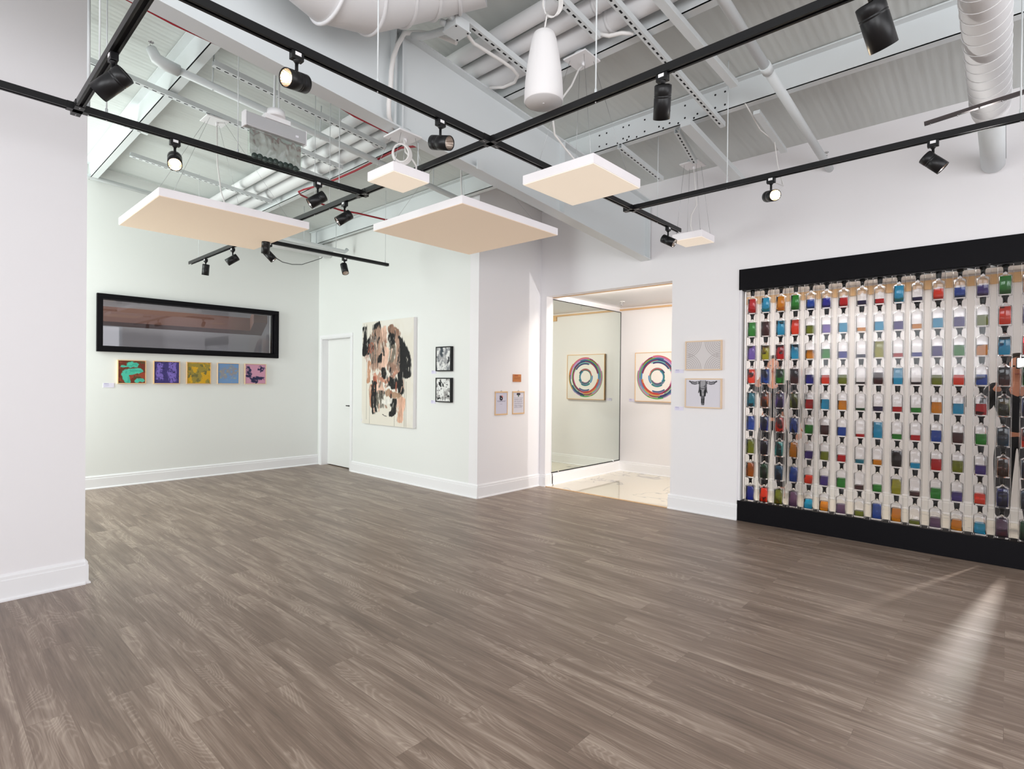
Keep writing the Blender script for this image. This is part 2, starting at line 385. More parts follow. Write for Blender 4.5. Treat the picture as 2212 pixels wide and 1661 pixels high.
# room beyond it
M['adjwall'] = pm('grey_room_wall', (.74,.74,.77), .7); M['adjsoffit'] = pm('brown_soffit', lin((104,72,60)), .7); M['adjceil'] = pm('dark_room_ceiling', lin((40,32,30)), .9)
struct(wallbox((-2,12.6,0,8,12.7,3.3), (5.6,8.7,0,5.7,12.6,3.3), (-2.1,8.7,0,-2,12.6,3.3)), 'wall_next_room', M['adjwall'], 'grey wall of the room behind the window')
struct(MB().box(-2,8.66,3.2,5.7,12.7,3.3), 'ceiling', M['adjceil'], 'dark ceiling of the room behind the window')
struct(MB().box(-2,8.7,-.1,5.7,12.7,0), 'floor', M['adjwall'], 'floor of the room behind the window')
so = MB(); P2 = [(-1.9,12.4),(5.08,11.97),(4.0,9.2),(3.84,9.35),(4.445,11.0),(-1.9,11.5)]
n = len(P2); so.add([(x,y,2.35) for x,y in P2] + [(x,y,2.6) for x,y in P2], [tuple(reversed(range(n))), tuple(range(n,2*n))] + [(i,(i+1)%n,n+(i+1)%n,n+i) for i in range(n)])
struct(so, 'trim_5', M['adjsoffit'], 'brown soffit in the room behind the window')  # slab outline shaped to give the brown band in the pane

# ================================================================== ceiling steel
def bz(x): return 2.821 - .083*(x - X1)          # underside of the tapered roof beam
BX0 = -3.25
bm_ = thing('steel_beam', 'deep white painted steel roof beam crossing the room above the tracks', 'beam', (X1-.01, 3.12, bz(X1)))
bo = bm_.location.copy()
def slab(y0, y1, f0, f1, x0, x1):
    mb = MB(); vs = [(x0,y0,f0(x0)),(x1,y0,f0(x1)),(x1,y1,f0(x1)),(x0,y1,f0(x0)),(x0,y0,f1(x0)),(x1,y0,f1(x1)),(x1,y1,f1(x1)),(x0,y1,f1(x0))]
    return mb.add(vs, [(0,3,2,1),(4,5,6,7),(0,1,5,4),(1,2,6,5),(2,3,7,6),(3,0,4,7)])
slab(3.058, 3.186, bz, lambda x: bz(x)+.012, BX0, X1-.004).build('bottom_flange', M['steel'], bm_, bo)
slab(3.058, 3.186, lambda x: bz(x)+.668, lambda x: bz(x)+.682, BX0, X1-.004).build('top_flange', M['steel'], bm_, bo)
slab(3.117, 3.127, lambda x: bz(x)+.012, lambda x: bz(x)+.668, BX0, X1-.004).build('web', M['steel'], bm_, bo)
for xs, t in ((2.17,.012), (2.23,.012), (4.06,.012), (5.69,.02)):
    slab(3.062, 3.182, lambda x: bz(x)+.012, lambda x: bz(x)+.668, xs, xs+t).build('stiffener', M['steel'], bm_, bo)
MB().box(2.93,3.05,bz(2.96)-.005,3.0,3.058,bz(2.96)+.07).build('clip', M['steel'], bm_, bo)

def purlin(x, label, holes=()):
    z = roof(x); y0, y1 = -4.25, 8.5
    mb = MB()
    mb.box(x,y0,z-.2,x+.006,y1,z-.003)
    mb.box(x,y0,z-.2,x+.072,y1,z-.194); mb.box(x+.066,y0,z-.194,x+.072,y1,z-.178)
    mb.box(x-.06,y0,z-.012,x,y1,z-.002)
    for hy, hz in holes: mb.lathe([(.0085,0),(.0085,.0012)], 8, (x,hy,z-.2+hz), Quaternion((0,1,0), -PI/2), mi=1, sm=False)
    o = mb.build('roof_purlin', [M['steel'], M['dark']], o=(x,(y0+y1)/2,z-.1)); tag(o, label, 'purlin', 'roof purlins'); return o
def hl(ys): return [(y, hz) for y in ys for hz in (.045, .15)]
purlin(1.467, 'white steel purlin on the left running to the bright back corner')
purlin(3.24, 'white steel purlin right beside the bundle of pipes')
purlin(4.42, 'white steel purlin with bolt holes nearest the right wall', hl((1.72,1.80,1.95,2.06,2.20,2.30,2.44,2.60,2.66,2.84,2.92)) + [(y,.02) for y in (1.98,2.12,2.26,2.52,2.62,2.72)])

# pipes laid on the struts between purlins
PN = [(2.78,.056,'thin white insulated pipe, leftmost of the bundle beside the purlin'), (2.945,.056,'thin white insulated pipe, middle one of the bundle'), (3.115,.076,'thick white insulated pipe next to the purlin')]
for x, r, lb in PN:
    z = roof(x) - .115; mb = MB(); ys = [-4.2,-1.5,.9,1.95,2.02,3.3,3.36,4.7,4.76,6.1,6.16,8.45]
    mb.tube([(x,-4.2,z),(x,8.45,z)], r, 16)
    for y in (1.98,3.32,4.72,6.12): mb.tube([(x,y-.012,z),(x,y+.012,z)], r+.004, 16)
    o = mb.build('insulated_pipe', M['duct'], o=(x,2,z)); tag(o, lb, 'pipe', 'insulated pipe bundle')

# slotted struts, running down the slope
def strut(x0, x1, y, lb, hgt=.25, slot=.06, w=.021, rot=0):
    L = x1 - x0; z0, z1 = roof(x0)-hgt, roof(x1)-hgt
    a = V((x0,y,z0)); b = V((x1,y+rot,z1)); t = (b-a).normalized(); sd = V((0,0,1)).cross(t).normalized(); up = t.cross(sd)
    mb = MB(); c = (a+b)/2; Ln = (b-a).length/2
    mb.obox(c, (t,sd,up), (Ln,w,.0015)); mb.obox(c+sd*w+up*.02, (t,sd,up), (Ln,.0015,.0205)); mb.obox(c-sd*w+up*.02, (t,sd,up), (Ln,.0015,.0205))
    mb.obox(c+sd*(w-.005)+up*.04, (t,sd,up), (Ln,.005,.0015)); mb.obox(c-sd*(w-.005)+up*.04, (t,sd,up), (Ln,.005,.0015))
    k = .04
    while k < 2*Ln - .03:
        mb.obox(a+t*k-up*.0016, (t,sd,up), (slot*.26,.0065,.0004), 1); k += slot
    o = mb.build('strut_rail', [M['steel'], M['dark']], o=a); tag(o, lb, 'strut', 'slotted struts under the roof'); return o
strut(1.50, 3.24, 2.645, 'slotted strut passing behind the white cone speaker')
strut(1.50, 3.06, 2.045, 'slotted strut ending just right of the cone speaker')
strut(2.60, 4.57, 1.795, 'longest slotted strut, crossing above the right overhead track')
strut(4.39, 5.22, 2.68, 'slotted strut beyond the square panel light at the right')
strut(4.44, 5.05, 2.14, 'short slanted strut carrying the canopy of the small right panel', rot=.11)
strut(1.55, 3.12, 4.56, 'slotted strut passing over the hanging exit sign')
strut(.55, 3.12, 5.36, 'slotted strut holding the canopy of the large left panel')
strut(1.58, 3.12, 7.08, 'slotted strut farthest back, over the window wall')
strut(.55, 1.56, 6.33, 'short slotted strut at the left, under the purlin and over the lit corner')
strut(2.60, 3.20, 5.80, 'short slotted strut just above the left cross track')
# angle braces and bars
def bar(name, a, b, r, mat, lb, cat, group=None, n=10):
    o = MB().tube([a, b], r, n).build(name, mat, o=a); return tag(o, lb, cat, group)
def flat(a, b, w, t, mat=None):
    a, b = V(a), V(b); d = (b-a).normalized(); s = V((0,0,1)).cross(d).normalized(); u = d.cross(s)
    return MB().obox((a+b)/2, (d,s,u), ((b-a).length/2, w/2, t/2))
o = flat((4.30,2.0,roof(4.30)-.27),(5.56,1.99,roof(5.56)-.30),.09,.05).build('brace_rail', M['steel'], o=(4.3,2,3.5)); tag(o, 'flat white brace sloping down to the right wall left of the lit spotlight', 'brace')
MB().box(5.53,1.96,3.40,5.575,2.01,3.425).build('end_hole', M['dark'], o, (4.3,2,3.5))
o = flat((4.5,1.50,roof(4.5)-.25),(5.26,1.51,roof(5.26)-.25),.05,.03).build('brace_rail', M['steel'], o=(4.5,1.5,3.5)); tag(o, 'thin white brace right of the flat brace, above the lit wall spotlight', 'brace')
o = MB().tube([(4.42,1.56,3.62),(4.75,1.55,3.52),(5.02,1.52,3.51),(5.05,1.50,3.30),(5.0,1.44,3.1),(4.2,1.36,2.93)], .005, 8).build('hanging_cable', M['cable'], o=(4.4,1.5,3.6)); tag(o, 'thin white cord tied along the brace and dropping to the right track', 'cord')
o = flat((2.95,1.57,roof(2.95)-.235),(4.08,1.52,roof(4.08)-.235),.055,.04).build('brace_rail', M['steel'], o=(3,1.5,3.7)); tag(o, 'white bar between the pipe bundle and the drilled purlin', 'brace')
# sprinkler pipes
def sprink_head(parent, p, o, down=True):
    p = V(p); s = -1 if down else 1
    mb = MB(); mb.tube([p, p+V((0,0,s*.02))], .009, 10); mb.tube([p+V((.009,0,s*.018)), p+V((.009,0,s*.045))], .0025, 6); mb.tube([p+V((-.009,0,s*.018)), p+V((-.009,0,s*.045))], .0025, 6)
    mb.tube([p+V((0,0,s*.045)), p+V((0,0,s*.049))], .019, 14); return mb.build('sprinkler_head', M['chrome'], parent, o)
o0 = (2.0,1.245,roof(2.0)-.3)
sp = thing('sprinkler_pipe', 'white sprinkler pipe sloping down to the right wall beside the round duct', 'pipe', o0, 0, 'sprinkler pipes')
MB().tube([(1.6,1.245,roof(1.6)-.3),(3.9,1.245,roof(3.9)-.3)], .032, 14).tube([(3.88,1.245,roof(3.88)-.3),(3.96,1.245,roof(3.96)-.3)], .038, 14).tube([(3.9,1.245,roof(3.9)-.3),(X1,1.245,roof(X1)-.3)], .032, 14).build('pipe', M['steel'], sp, o0)
for x in (3.22, 5.55): sprink_head(sp, (x,1.235 if x > 4 else 1.19,roof(x)-.3+.035), o0, False)
o0 = (1.2,4.77,roof(1.2)-.3); zz = lambda x: roof(x)-.3
sp = thing('sprinkler_pipe', 'white sprinkler pipe with an elbow, left behind the roof beam', 'pipe', o0, 0, 'sprinkler pipes')
MB().tube([(1.27,4.77,zz(1.27)),(4.5,4.77,zz(4.5))], .03, 14).build('pipe', M['steel'], sp, o0)
MB().tube([(1.38,4.77,zz(1.38)),(1.29,4.77,zz(1.29)),(1.23,4.785,zz(1.2)+.02),(1.2,4.80,zz(1.2)+.09)], [.043,.046,.043,.036], 14).build('elbow', M['steel'], sp, o0)
sprink_head(sp, (1.2,4.80,zz(1.2)+.09), o0, False)
for x in (1.62, 2.55, 3.9): MB().tube([(x,4.77,zz(x)-.034),(x,4.77,zz(x)+.036),(x+.01,4.77,roof(x)-.02)], .006, 8).build('hanger', M['steel'], sp, o0)
# red cable on the beam and under the deck
rc = MB().tube([(-1.5,3.195,bz(-1.5)+.02),(.4,3.195,bz(.4)+.015),(.9,3.198,bz(.9)+.004),(1.3,3.19,bz(1.3)+.02),(1.75,3.192,bz(1.75)+.02),(1.95,3.196,bz(1.95)+.002),(2.2,3.196,bz(2.2)+.006),(2.5,3.21,bz(2.5)+.03)], .007, 8)
tag(rc.build('ceiling_cable', M['red'], o=(0,3.2,3.2)), 'red cable running along the edge of the roof beam', 'cable')
pts = [(3.22,3.22,3.42),(3.15,4.34,3.64),(3.16,4.63,3.645),(3.175,4.89,3.645),(3.19,5.22,3.65),(3.185,5.7,3.655),(3.15,5.93,3.65),(3.105,6.18,3.65),(3.10,6.30,3.65),(3.16,6.37,3.645),(3.294,6.407,3.635),(3.486,6.43,3.62),(3.73,6.41,3.60),(3.90,6.31,3.585),(4.23,6.19,3.555),(4.50,6.1,3.55)]
tag(MB().tube(pts, .011, 8).build('ceiling_cable', M['red'], o=(3.15,5,3.64)), 'red cable hanging slack under the deck, bent back above the cross track', 'cable')
# ================================================================== ceiling services
fc = [(2.50,2.82,3.72),(2.44,2.95,3.80),(2.34,3.02,3.80),(2.22,3.03,3.74),(2.17,3.035,3.64),(2.14,3.04,3.55),(2.125,3.04,3.45),(2.12,3.04,3.33),(2.11,3.045,3.23),(2.13,3.07,3.16),(2.2,3.12,3.12)]
tag(MB().tube(fc, .016, 10).build('ceiling_conduit', M['cable'], o=fc[0]), 'white flexible conduit arching from the junction box down the beam', 'conduit', 'flexible conduits')
jb = thing('junction_box', 'white square junction box under the slotted strut left of the cone speaker', 'box', (2.36,2.66,3.69))
MB().box(2.30,2.60,3.66,2.42,2.72,3.728).build('box_body', M['steel'], jb, jb.location, bev=.006)
MB().box(2.295,2.595,3.652,2.425,2.725,3.66).build('cover', M['steel'], jb, jb.location)
for x, y in ((2.31,2.61),(2.41,2.61),(2.41,2.71)): MB().lathe([(.006,-.002),(.006,.002)], 8, (x,y,3.651)).build('cover_screw', M['dark'], jb, jb.location)
for q in ([(2.30,2.70,3.70),(2.27,2.72,3.71)], [(2.30,2.63,3.705),(2.25,2.63,3.71)]): MB().tube(q, .019, 12).build('connector', M['steel'], jb, jb.location)
fc = [(2.36,2.72,3.70),(2.355,2.80,3.72),(2.345,2.90,3.735),(2.32,2.97,3.74),(2.28,3.03,3.75)]
tag(MB().tube(fc, .024, 12).build('ceiling_conduit', M['steel'], o=fc[0]), 'thicker grey white conduit bending from the junction box to the beam top', 'conduit', 'flexible conduits')
fc = [(2.42,2.66,3.70),(2.55,2.70,3.69),(2.80,2.685,3.68),(2.92,2.69,3.68),(3.02,2.72,3.68),(3.075,2.80,3.68),(3.075,2.92,3.685),(3.03,3.02,3.70)]
tag(MB().tube(fc, .012, 10).build('ceiling_conduit', M['cable'], o=fc[0]), 'white conduit tied along the strut and hooking back to the beam', 'conduit', 'flexible conduits')
fc = [(3.06,2.04,3.72),(3.10,1.98,3.70),(3.12,1.90,3.695),(3.17,1.84,3.69)]
mb = MB(); mb.tube(fc, .013, 10)
for k in range(22):
    p = V(fc[0]).lerp(V(fc[-1]), k/21) + V((0.012*math.sin(k/21*PI),0,-.006*math.sin(k/21*PI)))
o = mb.build('ceiling_conduit', M['cable'], o=fc[0]); tag(o, 'short ribbed white conduit between two slotted struts above the cone speaker', 'conduit', 'flexible conduits')

# ---- big elbowed duct at the top
dp = [(1.02,2.66,3.95),(1.16,2.70,3.74),(1.32,2.72,3.62),(1.50,2.73,3.58),(1.70,2.72,3.63),(1.88,2.68,3.74),(2.05,2.62,3.84),(2.18,2.52,3.90),(2.28,2.38,3.93)]
de = thing('ceiling_duct', 'large round white elbow duct cut off by the top edge of the photo', 'duct', dp[3])
MB().tube(dp, .235, 32, caps=False).build('duct_body', M['duct'], de, de.location)
mb = MB(); P = [V(p) for p in dp]
for i in (1,2,3,4,5,6,7):
    t = (P[i+1]-P[i-1]).normalized(); u = t.orthogonal().normalized(); ww = t.cross(u)
    mb.tube([P[i] + (u*math.cos(2*PI*k/40)+ww*math.sin(2*PI*k/40))*.238 for k in range(40)], .011, 6, closed=True)
mb.build('seam_rib', M['duct'], de, de.location)
# ---- spiral duct on the right
def dl(x): return V((x, .105, 3.33 - .0865*(x-3.6)))
sd_ = thing('ceiling_duct', 'round white spiral seamed duct sloping to the right wall', 'duct', dl(4.0))
MB().tube([dl(1.5),dl(4.70)], .104, 32).build('spiral_body', M['duct'], sd_, sd_.location)
mb = MB(); a, b = dl(1.5), dl(4.7); t = (b-a).normalized(); u = V((0,1,0)); ww = t.cross(u); hel = []
for k in range(34*28):
    s = k/28*.098; p = a + t*s; th = 2*PI*k/28
    if s > (b-a).length: break
    hel.append(p + (u*math.cos(th)+ww*math.sin(th))*.1045)
mb.tube(hel, .0022, 4); mb.build('spiral_seam', M['duct'], sd_, sd_.location)
MB().tube([dl(4.70),dl(4.78),dl(4.9)], [.104,.098,.077], 32).build('reducer', M['duct'], sd_, sd_.location)
MB().tube([dl(4.9),dl(5.70)], .074, 32).tube([dl(5.0)+V((0,-.073,.02)),dl(5.69)+V((0,-.073,.02))], .003, 6, 1).build('end_section', [M['steel'], M['dark']], sd_, sd_.location)
# ---- duct, pipe and stub at the far corner
o = MB().tube([(2.6,8.15,3.46),(4.55,8.15,3.46)], .082, 24).build('ceiling_duct', M['duct'], o=(4,8.15,3.46)); tag(o, 'round white duct running into the far back corner', 'duct')
o0 = (4.0,7.45,3.37); sp = thing('sprinkler_pipe', 'thin white pipe on two hangers by the far back corner', 'pipe', o0, 0, 'sprinkler pipes')
MB().tube([(2.9,7.45,3.385),(4.40,7.45,3.345),(4.44,7.45,3.39)], .028, 12).build('pipe', M['steel'], sp, o0)
for x in (3.75, 4.25): MB().tube([(x,7.45,3.33),(x,7.45,3.36),(x,7.45,roof(x))], .005, 6).build('hanger', M['steel'], sp, o0)
o = MB().box(4.40,8.34,3.50,4.50,8.50,3.85).build('roof_bracket', M['steel'], o=(4.45,8.4,3.6)); tag(o, 'white steel bracket where the purlin meets the back corner', 'bracket')
cc = [(2.66,6.07,2.77),(2.80,6.2,2.77),(2.955,6.4,2.80),(3.314,6.9,2.90),(3.696,7.4,3.03),(4.115,7.9,3.22),(4.483,8.3,3.39),(4.55,8.4,3.45)]
cc = [(2.55,6.02,2.80),(2.72,6.10,2.778)] + cc[2:]
tag(MB().tube(cc, .006, 8).build('hanging_cable', M['black'], o=cc[0]), 'slack black cord from the far track to the back corner', 'cord')
for ya, yb, zz_, lb in ((7.95,4.86,3.99,'white conduit crossing the lit back wall near the ceiling'),):
    o = MB().tube([(-.85,8.40,4.02),(2.75,8.40,3.80)], .028, 12).build('ceiling_conduit', M['steel'], o=(1.5,8.4,3.9)); tag(o, lb, 'conduit')

# ---- suspended light tracks
ZT = 2.898
def track(lb, a, b, rods, con=()):
    a, b = V(a), V(b); d = (b-a).normalized(); s = V((-d.y,d.x,0)); up = V((0,0,1)); c = (a+b)/2; h = (b-a).length/2
    r = thing('track_rail', lb, 'track', c, 0, 'black light tracks')
    mb = MB(); mb.obox(c+up*.0155, (d,s,up), (h,.0185,.0025)); mb.obox(c+s*.017, (d,s,up), (h,.0025,.018)); mb.obox(c-s*.017, (d,s,up), (h,.0025,.018))
    mb.obox(c+s*.0115-up*.0165, (d,s,up), (h,.004,.0015)); mb.obox(c-s*.0115-up*.0165, (d,s,up), (h,.004,.0015))
    mb.build('rail', M['black'], r, c)
    MB().obox(c+up*.004, (d,s,up), (h-.002,.014,.009)).build('inner_channel', M['blackgroove'], r, c)
    for p in con:
        p = V(p); m2 = MB(); m2.obox(p-up*.001, (d,s,up), (.075,.022,.0195)); m2.obox(p-up*.001, (s,d,up), (.05,.022,.0195))
        for k in (-.06,-.05,.05,.06): m2.lathe([(.003,0),(.003,-.0215)], 6, p+d*k, mi=1)
        m2.build('joint', [M['black'], M['alu']], r, c)
    for p, rad, top in rods:
        q = V((*p, ZT+.015)); q2 = V((*p, top if top else roof(p[0])-.002))
        m2 = MB(); m2.tube([q, q2], rad, 8); m2.tube([q, q+V((0,0,.03))], .007, 8); m2.build('hanger_rod', M['steel'], r, c)
        MB().lathe([(.0035,-.042),(.0035,-.036)], 8, q).build('rod_end', M['alu'], r, c)
    return r
track('long black track running left to right below the roof beam to the right wall', (-1.2,2.397,ZT), (5.05,2.397,ZT), [((1.593,2.397),.004,None), ((4.596,2.397),.003,None)], [(2.412,2.397,ZT)])
track('black track running left to right in front of the exit sign', (-.9,3.838,ZT), (2.395,3.838,ZT), [((2.212,3.838),.0035,None), ((1.463,3.838),.003,None), ((.743,3.838),.0035,None), ((.66,3.838),.008,None)])
track('black cross track from the top right corner to above the big left panel', (2.412,-1.5,ZT), (2.412,7.85,ZT), [((2.412,1.62),.004,None), ((2.412,3.118),.004,bz(2.412)), ((2.412,4.339),.003,None), ((2.412,4.60),.003,None), ((2.43,7.588),.003,None)], [(2.412,3.838,ZT), (2.412,5.95,ZT)])
track('black track along the right wall above the bottles', (4.14,-.9,ZT), (4.14,2.38,ZT), [((4.14,1.588),.004,None), ((4.14,-.036),.004,None)], [(4.14,2.397,ZT)])
track('short steep black track at the upper left corner', (.612,2.42,ZT), (.612,3.82,ZT), [((.612,3.312),.004,None)], [(.612,3.838,ZT)])
track('short black track at the far back, ending before the painting wall', (2.43,5.95,ZT), (4.136,5.95,ZT), [((4.09,5.95),.003,None)])
gr = thing('track_rail', 'thin dark grey steel rail at the right edge in front of the spiral duct', 'rail', (4.1,.2,3.0))
a, b = V((4.2,.40,3.018)), V((4.2,-.5,3.10)); d = (b-a).normalized(); s = V((1,0,0)); up = d.cross(s)
mb = MB(); mb.obox((a+b)/2, (d,s,up), ((b-a).length/2,.012,.010)); mb.build('rail', pm('dark_steel', (.10,.085,.085), .3, .8), gr, gr.location)
for k in (.03,.16,.26,.36,.5): MB().lathe([(.004,-.016),(.004,-.010)], 8, a+d*k).build('clip', M['chrome'], gr, gr.location)
MB().tube([a+d*.45, a+d*.45+V((0,0,.72))], .004, 8).build('hanger_rod', M['steel'], gr, gr.location)

# ---- spotlights
CR = V((.67297349,-.73960164,.00980234)); CU = V((-.00320654,.01033509,.99994145)); CF = V((.73965965,.67296552,-.00458368))
R_ = Matrix((CR, CU, CF))
def spot(lb, p, rail, aim, lit=False, dia=.080, ln=.13, refl=True):
    p = V((p[0], p[1], ZT-.018)); r = thing('track_spotlight', lb, 'spotlight', p, 0, 'track spotlights')
    d = V((1,0,0)) if rail == 'x' else V((0,1,0)); s = V((-d.y,d.x,0)); up = V((0,0,1))
    MB().obox(p-up*.018, (d,s,up), (.028,.016,.018)).tube([p-up*.036,p-up*.05], [.018,.008], 10).build('track_adapter', M['black'], r, p, bev=.002)
    for sg in (-1,1): MB().obox(p-up*.012+s*.0165*sg, (d,s,up), (.014,.0015,.008)).build('latch', M['white'], r, p)
    ax = (CR*aim[0] + CU*aim[1] + CF*aim[2]).normalized(); R = dia/2
    hp = p - up*(.105)                      # pivot
    hc = hp - up*R*.55
    MB().tube([p-up*.045, hp-up*.01], .0075, 10).build('stem', M['black'], r, p)
    q = V((0,0,1)).rotation_difference(ax); L0, L1 = -ln*.45, ln*.55
    mb = MB()
    mb.lathe([(R*.9,L0-.003),(R,L0),(R,L0+.036),(R*.97,L0+.038),(R*.97,L0+.040),(R,L0+.042),(R,L0+.046),(R*.97,L0+.048),(R*.97,L0+.050),(R,L0+.052),(R,L1),(R*.93,L1),(R*.90,L1-.004)], 28, hc, q, caps=False)
    mb.lathe([(R*.78,L0-.004),(R*.9,L0-.003)], 28, hc, q, caps=False); mb.lathe([(.0001,L0-.001),(R*.76,L0-.001)], 28, hc, q, 1, caps=False)
    mb.build('head', [M['black'], M['blackgroove']], r, p)
    rf = MB(); n = 20
    rf.lathe([(R*.90,L1-.004),(R*.80,L1-.02),(R*.55,L1-.055),(R*.3,L1-.07)], n, hc, q, sm=False, caps=False); rf.build('reflector', M['reflector'], r, p)
    rf = MB(); rf.lathe([(.0001,L1-.068),(R*.34,L1-.068)], 16, hc, q, caps=False)
    ob = rf.build('lamp', M['lensglow'] if lit else M['diff_small'], r, p)
    if lit:
        ob['label'] = 'glowing warm lamp'
        l = bpy.data.lights.new('spot_beam', 'SPOT'); l.energy = 14; l.color = (1,.80,.55); l.spot_size = math.radians(75); l.spot_blend = .7; l.shadow_soft_size = .03
        lo = bpy.data.objects.new('spot_beam', l); COL.objects.link(lo); lo.location = hc + ax*(L1+.01)
        lo.rotation_euler = (-ax).to_track_quat('Z','Y').to_euler()
        l2 = bpy.data.lights.new('spot_bulb', 'POINT'); l2.energy = .25; l2.color = (1,.72,.38); l2.shadow_soft_size = .012
        lo = bpy.data.objects.new('spot_bulb', l2); COL.objects.link(lo); lo.location = hc + ax*(L1-.03)
    return r
spot('black spotlight on the short upper left track, aimed down left', (.612,3.04), 'y', (-.78,-.6,-.06), dia=.088, ln=.150)
spot('lit spotlight glowing warm in front of the roof beam, upper left', (1.165,2.397), 'x', (-.42,-.22,-.88), True, dia=.082, ln=.115)
spot('unlit black spotlight on the beam track, just left of the track crossing', (2.01,2.397), 'x', (.80,-.26,-.52), ln=.13)
spot('lit spotlight hanging above the large left panel', (1.09,3.838), 'x', (.42,-.62,-.66), True, ln=.13)
spot('unlit black spotlight on the track left of the small square panel', (2.036,3.838), 'x', (-.75,-.56,-.30))
spot('unlit black spotlight below the track joint, left of the big middle panel', (2.412,4.095), 'y', (-.72,-.58,-.34))
spot('black spotlight right of the cone speaker, seen from its back end', (2.412,1.239), 'y', (.10,-.80,.58), ln=.145)
spot('large black spotlight cut by the top edge at the right', (2.412,.378), 'y', (.50,-.80,.28), ln=.165, dia=.096)
spot('lit spotlight glaring at the viewer on the right wall track', (4.14,1.273), 'y', (-.02,-.25,-.97), True)
spot('unlit black spotlight on the right wall track below the spiral duct', (4.14,.35), 'y', (.58,-.70,-.38), ln=.125)
spot('unlit black spotlight beside the small panel at the right wall', (4.809,2.397), 'x', (.70,-.50,-.50))
spot('black spotlight leftmost on the far track, aimed straight down', (2.43,7.341), 'y', (-.14,-.98,.1))
spot('second black spotlight from the left at the far back', (2.43,6.497), 'y', (-.74,-.58,-.34))
spot('black spotlight with the slack cord at the far back', (2.60,5.95), 'x', (.62,-.72,.25))
spot('black spotlight half hidden by the right corner of the left panel', (2.412,5.60), 'y', (-.12,-.97,.15))
spot('black spotlight on the far track in front of the painting wall', (3.509,5.95), 'x', (.30,-.88,-.36))

# ---- suspended square light panels
def panel(lb, c, size, can, cord, mat, th=.062, group='suspended square panels', coil=None, junction=True):
    z0 = 2.80; c = V((*c, z0)); r = thing('pendant_panel_light', lb, 'panel light', c, 0, group); h = size/2
    mb = MB(); t = .012
    x0, x1, y0, y1 = c.x-h, c.x+h, c.y-h, c.y+h
    mb.box(x0,y0,z0,x1,y0+t,z0+th).box(x0,y1-t,z0,x1,y1,z0+th).box(x0,y0+t,z0,x0+t,y1-t,z0+th).box(x1-t,y0+t,z0,x1,y1-t,z0+th).box(x0+t,y0+t,z0+th-.006,x1-t,y1-t,z0+th-.001)
    mb.build('housing', M['panelside'], r, c)
    MB().box(x0+.004,y0+.004,z0-.004,x1-.004,y1-.004,z0).build('diffuser', mat, r, c)
    can = V(can); ins = .80*h
    for sx, sy in ((-1,-1),(1,-1),(1,1),(-1,1)):
        a = V((c.x+sx*ins, c.y+sy*ins, z0+th)); b = can + V((sx*.06, sy*.06, 0))
        MB().tube([a,b], .0013, 6).build('suspension_wire', M['wire'], r, c)
        MB().tube([a,a+V((0,0,.02))], .005, 8).build('wire_grip', M['alu'], r, c)
    MB().box(can.x-.095,can.y-.095,can.z,can.x+.095,can.y+.095,can.z+.012).build('canopy', M['white'], r, c, bev=.003)
    if junction: MB().lathe([(.055,.012),(.055,.05)], 16, can).build('canopy_box', M['steel'], r, c)
    MB().tube([can+V((.02,0,-.0)), can+V((.02,0,-.03))], .012, 10).build('cord_grip', M['white'], r, c)
    MB().tube(cord, .0065, 8).build('power_cord', M['cable'], r, c)
    if coil:
        mb = MB()
        for k in range(4):
            o = V(coil)+V((.006*k,.004*k,0)); e1 = (CR+CF*.3).normalized()
            mb.tube([o + e1*(.052+.004*k)*math.cos(2*PI*j/28) + V((0,0,1))*(.060+.003*k)*math.sin(2*PI*j/28) for j in range(28)], .0065, 6, closed=True)
        mb.build('cord_coil', M['cable'], r, c)
    return r
panel('largest looking square panel at the left, beige underside, over the framed window', (1.865,5.415), 1.21, (1.86,5.42,3.765), [(1.88,5.42,3.74),(1.89,5.43,3.4),(1.93,5.45,3.15),(2.02,5.5,2.95),(2.05,5.52,2.862)], M['diff_big'], junction=False)
panel('large square panel with beige underside near the middle, under the roof beam', (3.505,3.79), 1.225, (3.42,3.79,3.62), [(3.44,3.79,3.60),(3.44,3.80,3.3),(3.46,3.80,3.0),(3.48,3.8,2.862)], M['diff_big'])
panel('middle sized glowing panel right of the track crossing', (3.205,2.262), .596, (3.2,2.27,3.69), [(3.22,2.27,3.67),(3.147,2.26,3.60),(3.04,2.24,3.44),(2.88,2.22,3.26),(2.80,2.21,3.11),(2.82,2.21,3.02),(2.95,2.21,2.96),(3.10,2.23,2.93),(3.17,2.25,2.862)], M['diff_small'])
panel('small glowing panel with a coiled cord under the roof beam', (2.298,3.19), .305, (2.285,3.125,3.10-.014), [(2.30,3.125,3.08),(2.285,3.10,3.02),(2.28,3.09,2.98),(2.33,3.07,2.93),(2.36,3.07,2.90),(2.375,3.09,2.88),(2.37,3.11,2.863)], M['diff_small'], coil=(2.222,3.06,2.945))
panel('smallest looking glowing panel by the right wall at the track end', (5.175,2.31), .30, (5.12,2.30,3.53), [(5.14,2.30,3.51),(5.16,2.29,3.3),(5.17,2.28,3.15),(5.12,2.31,3.05),(5.13,2.32,2.95),(5.14,2.30,2.862)], M['diff_small'])
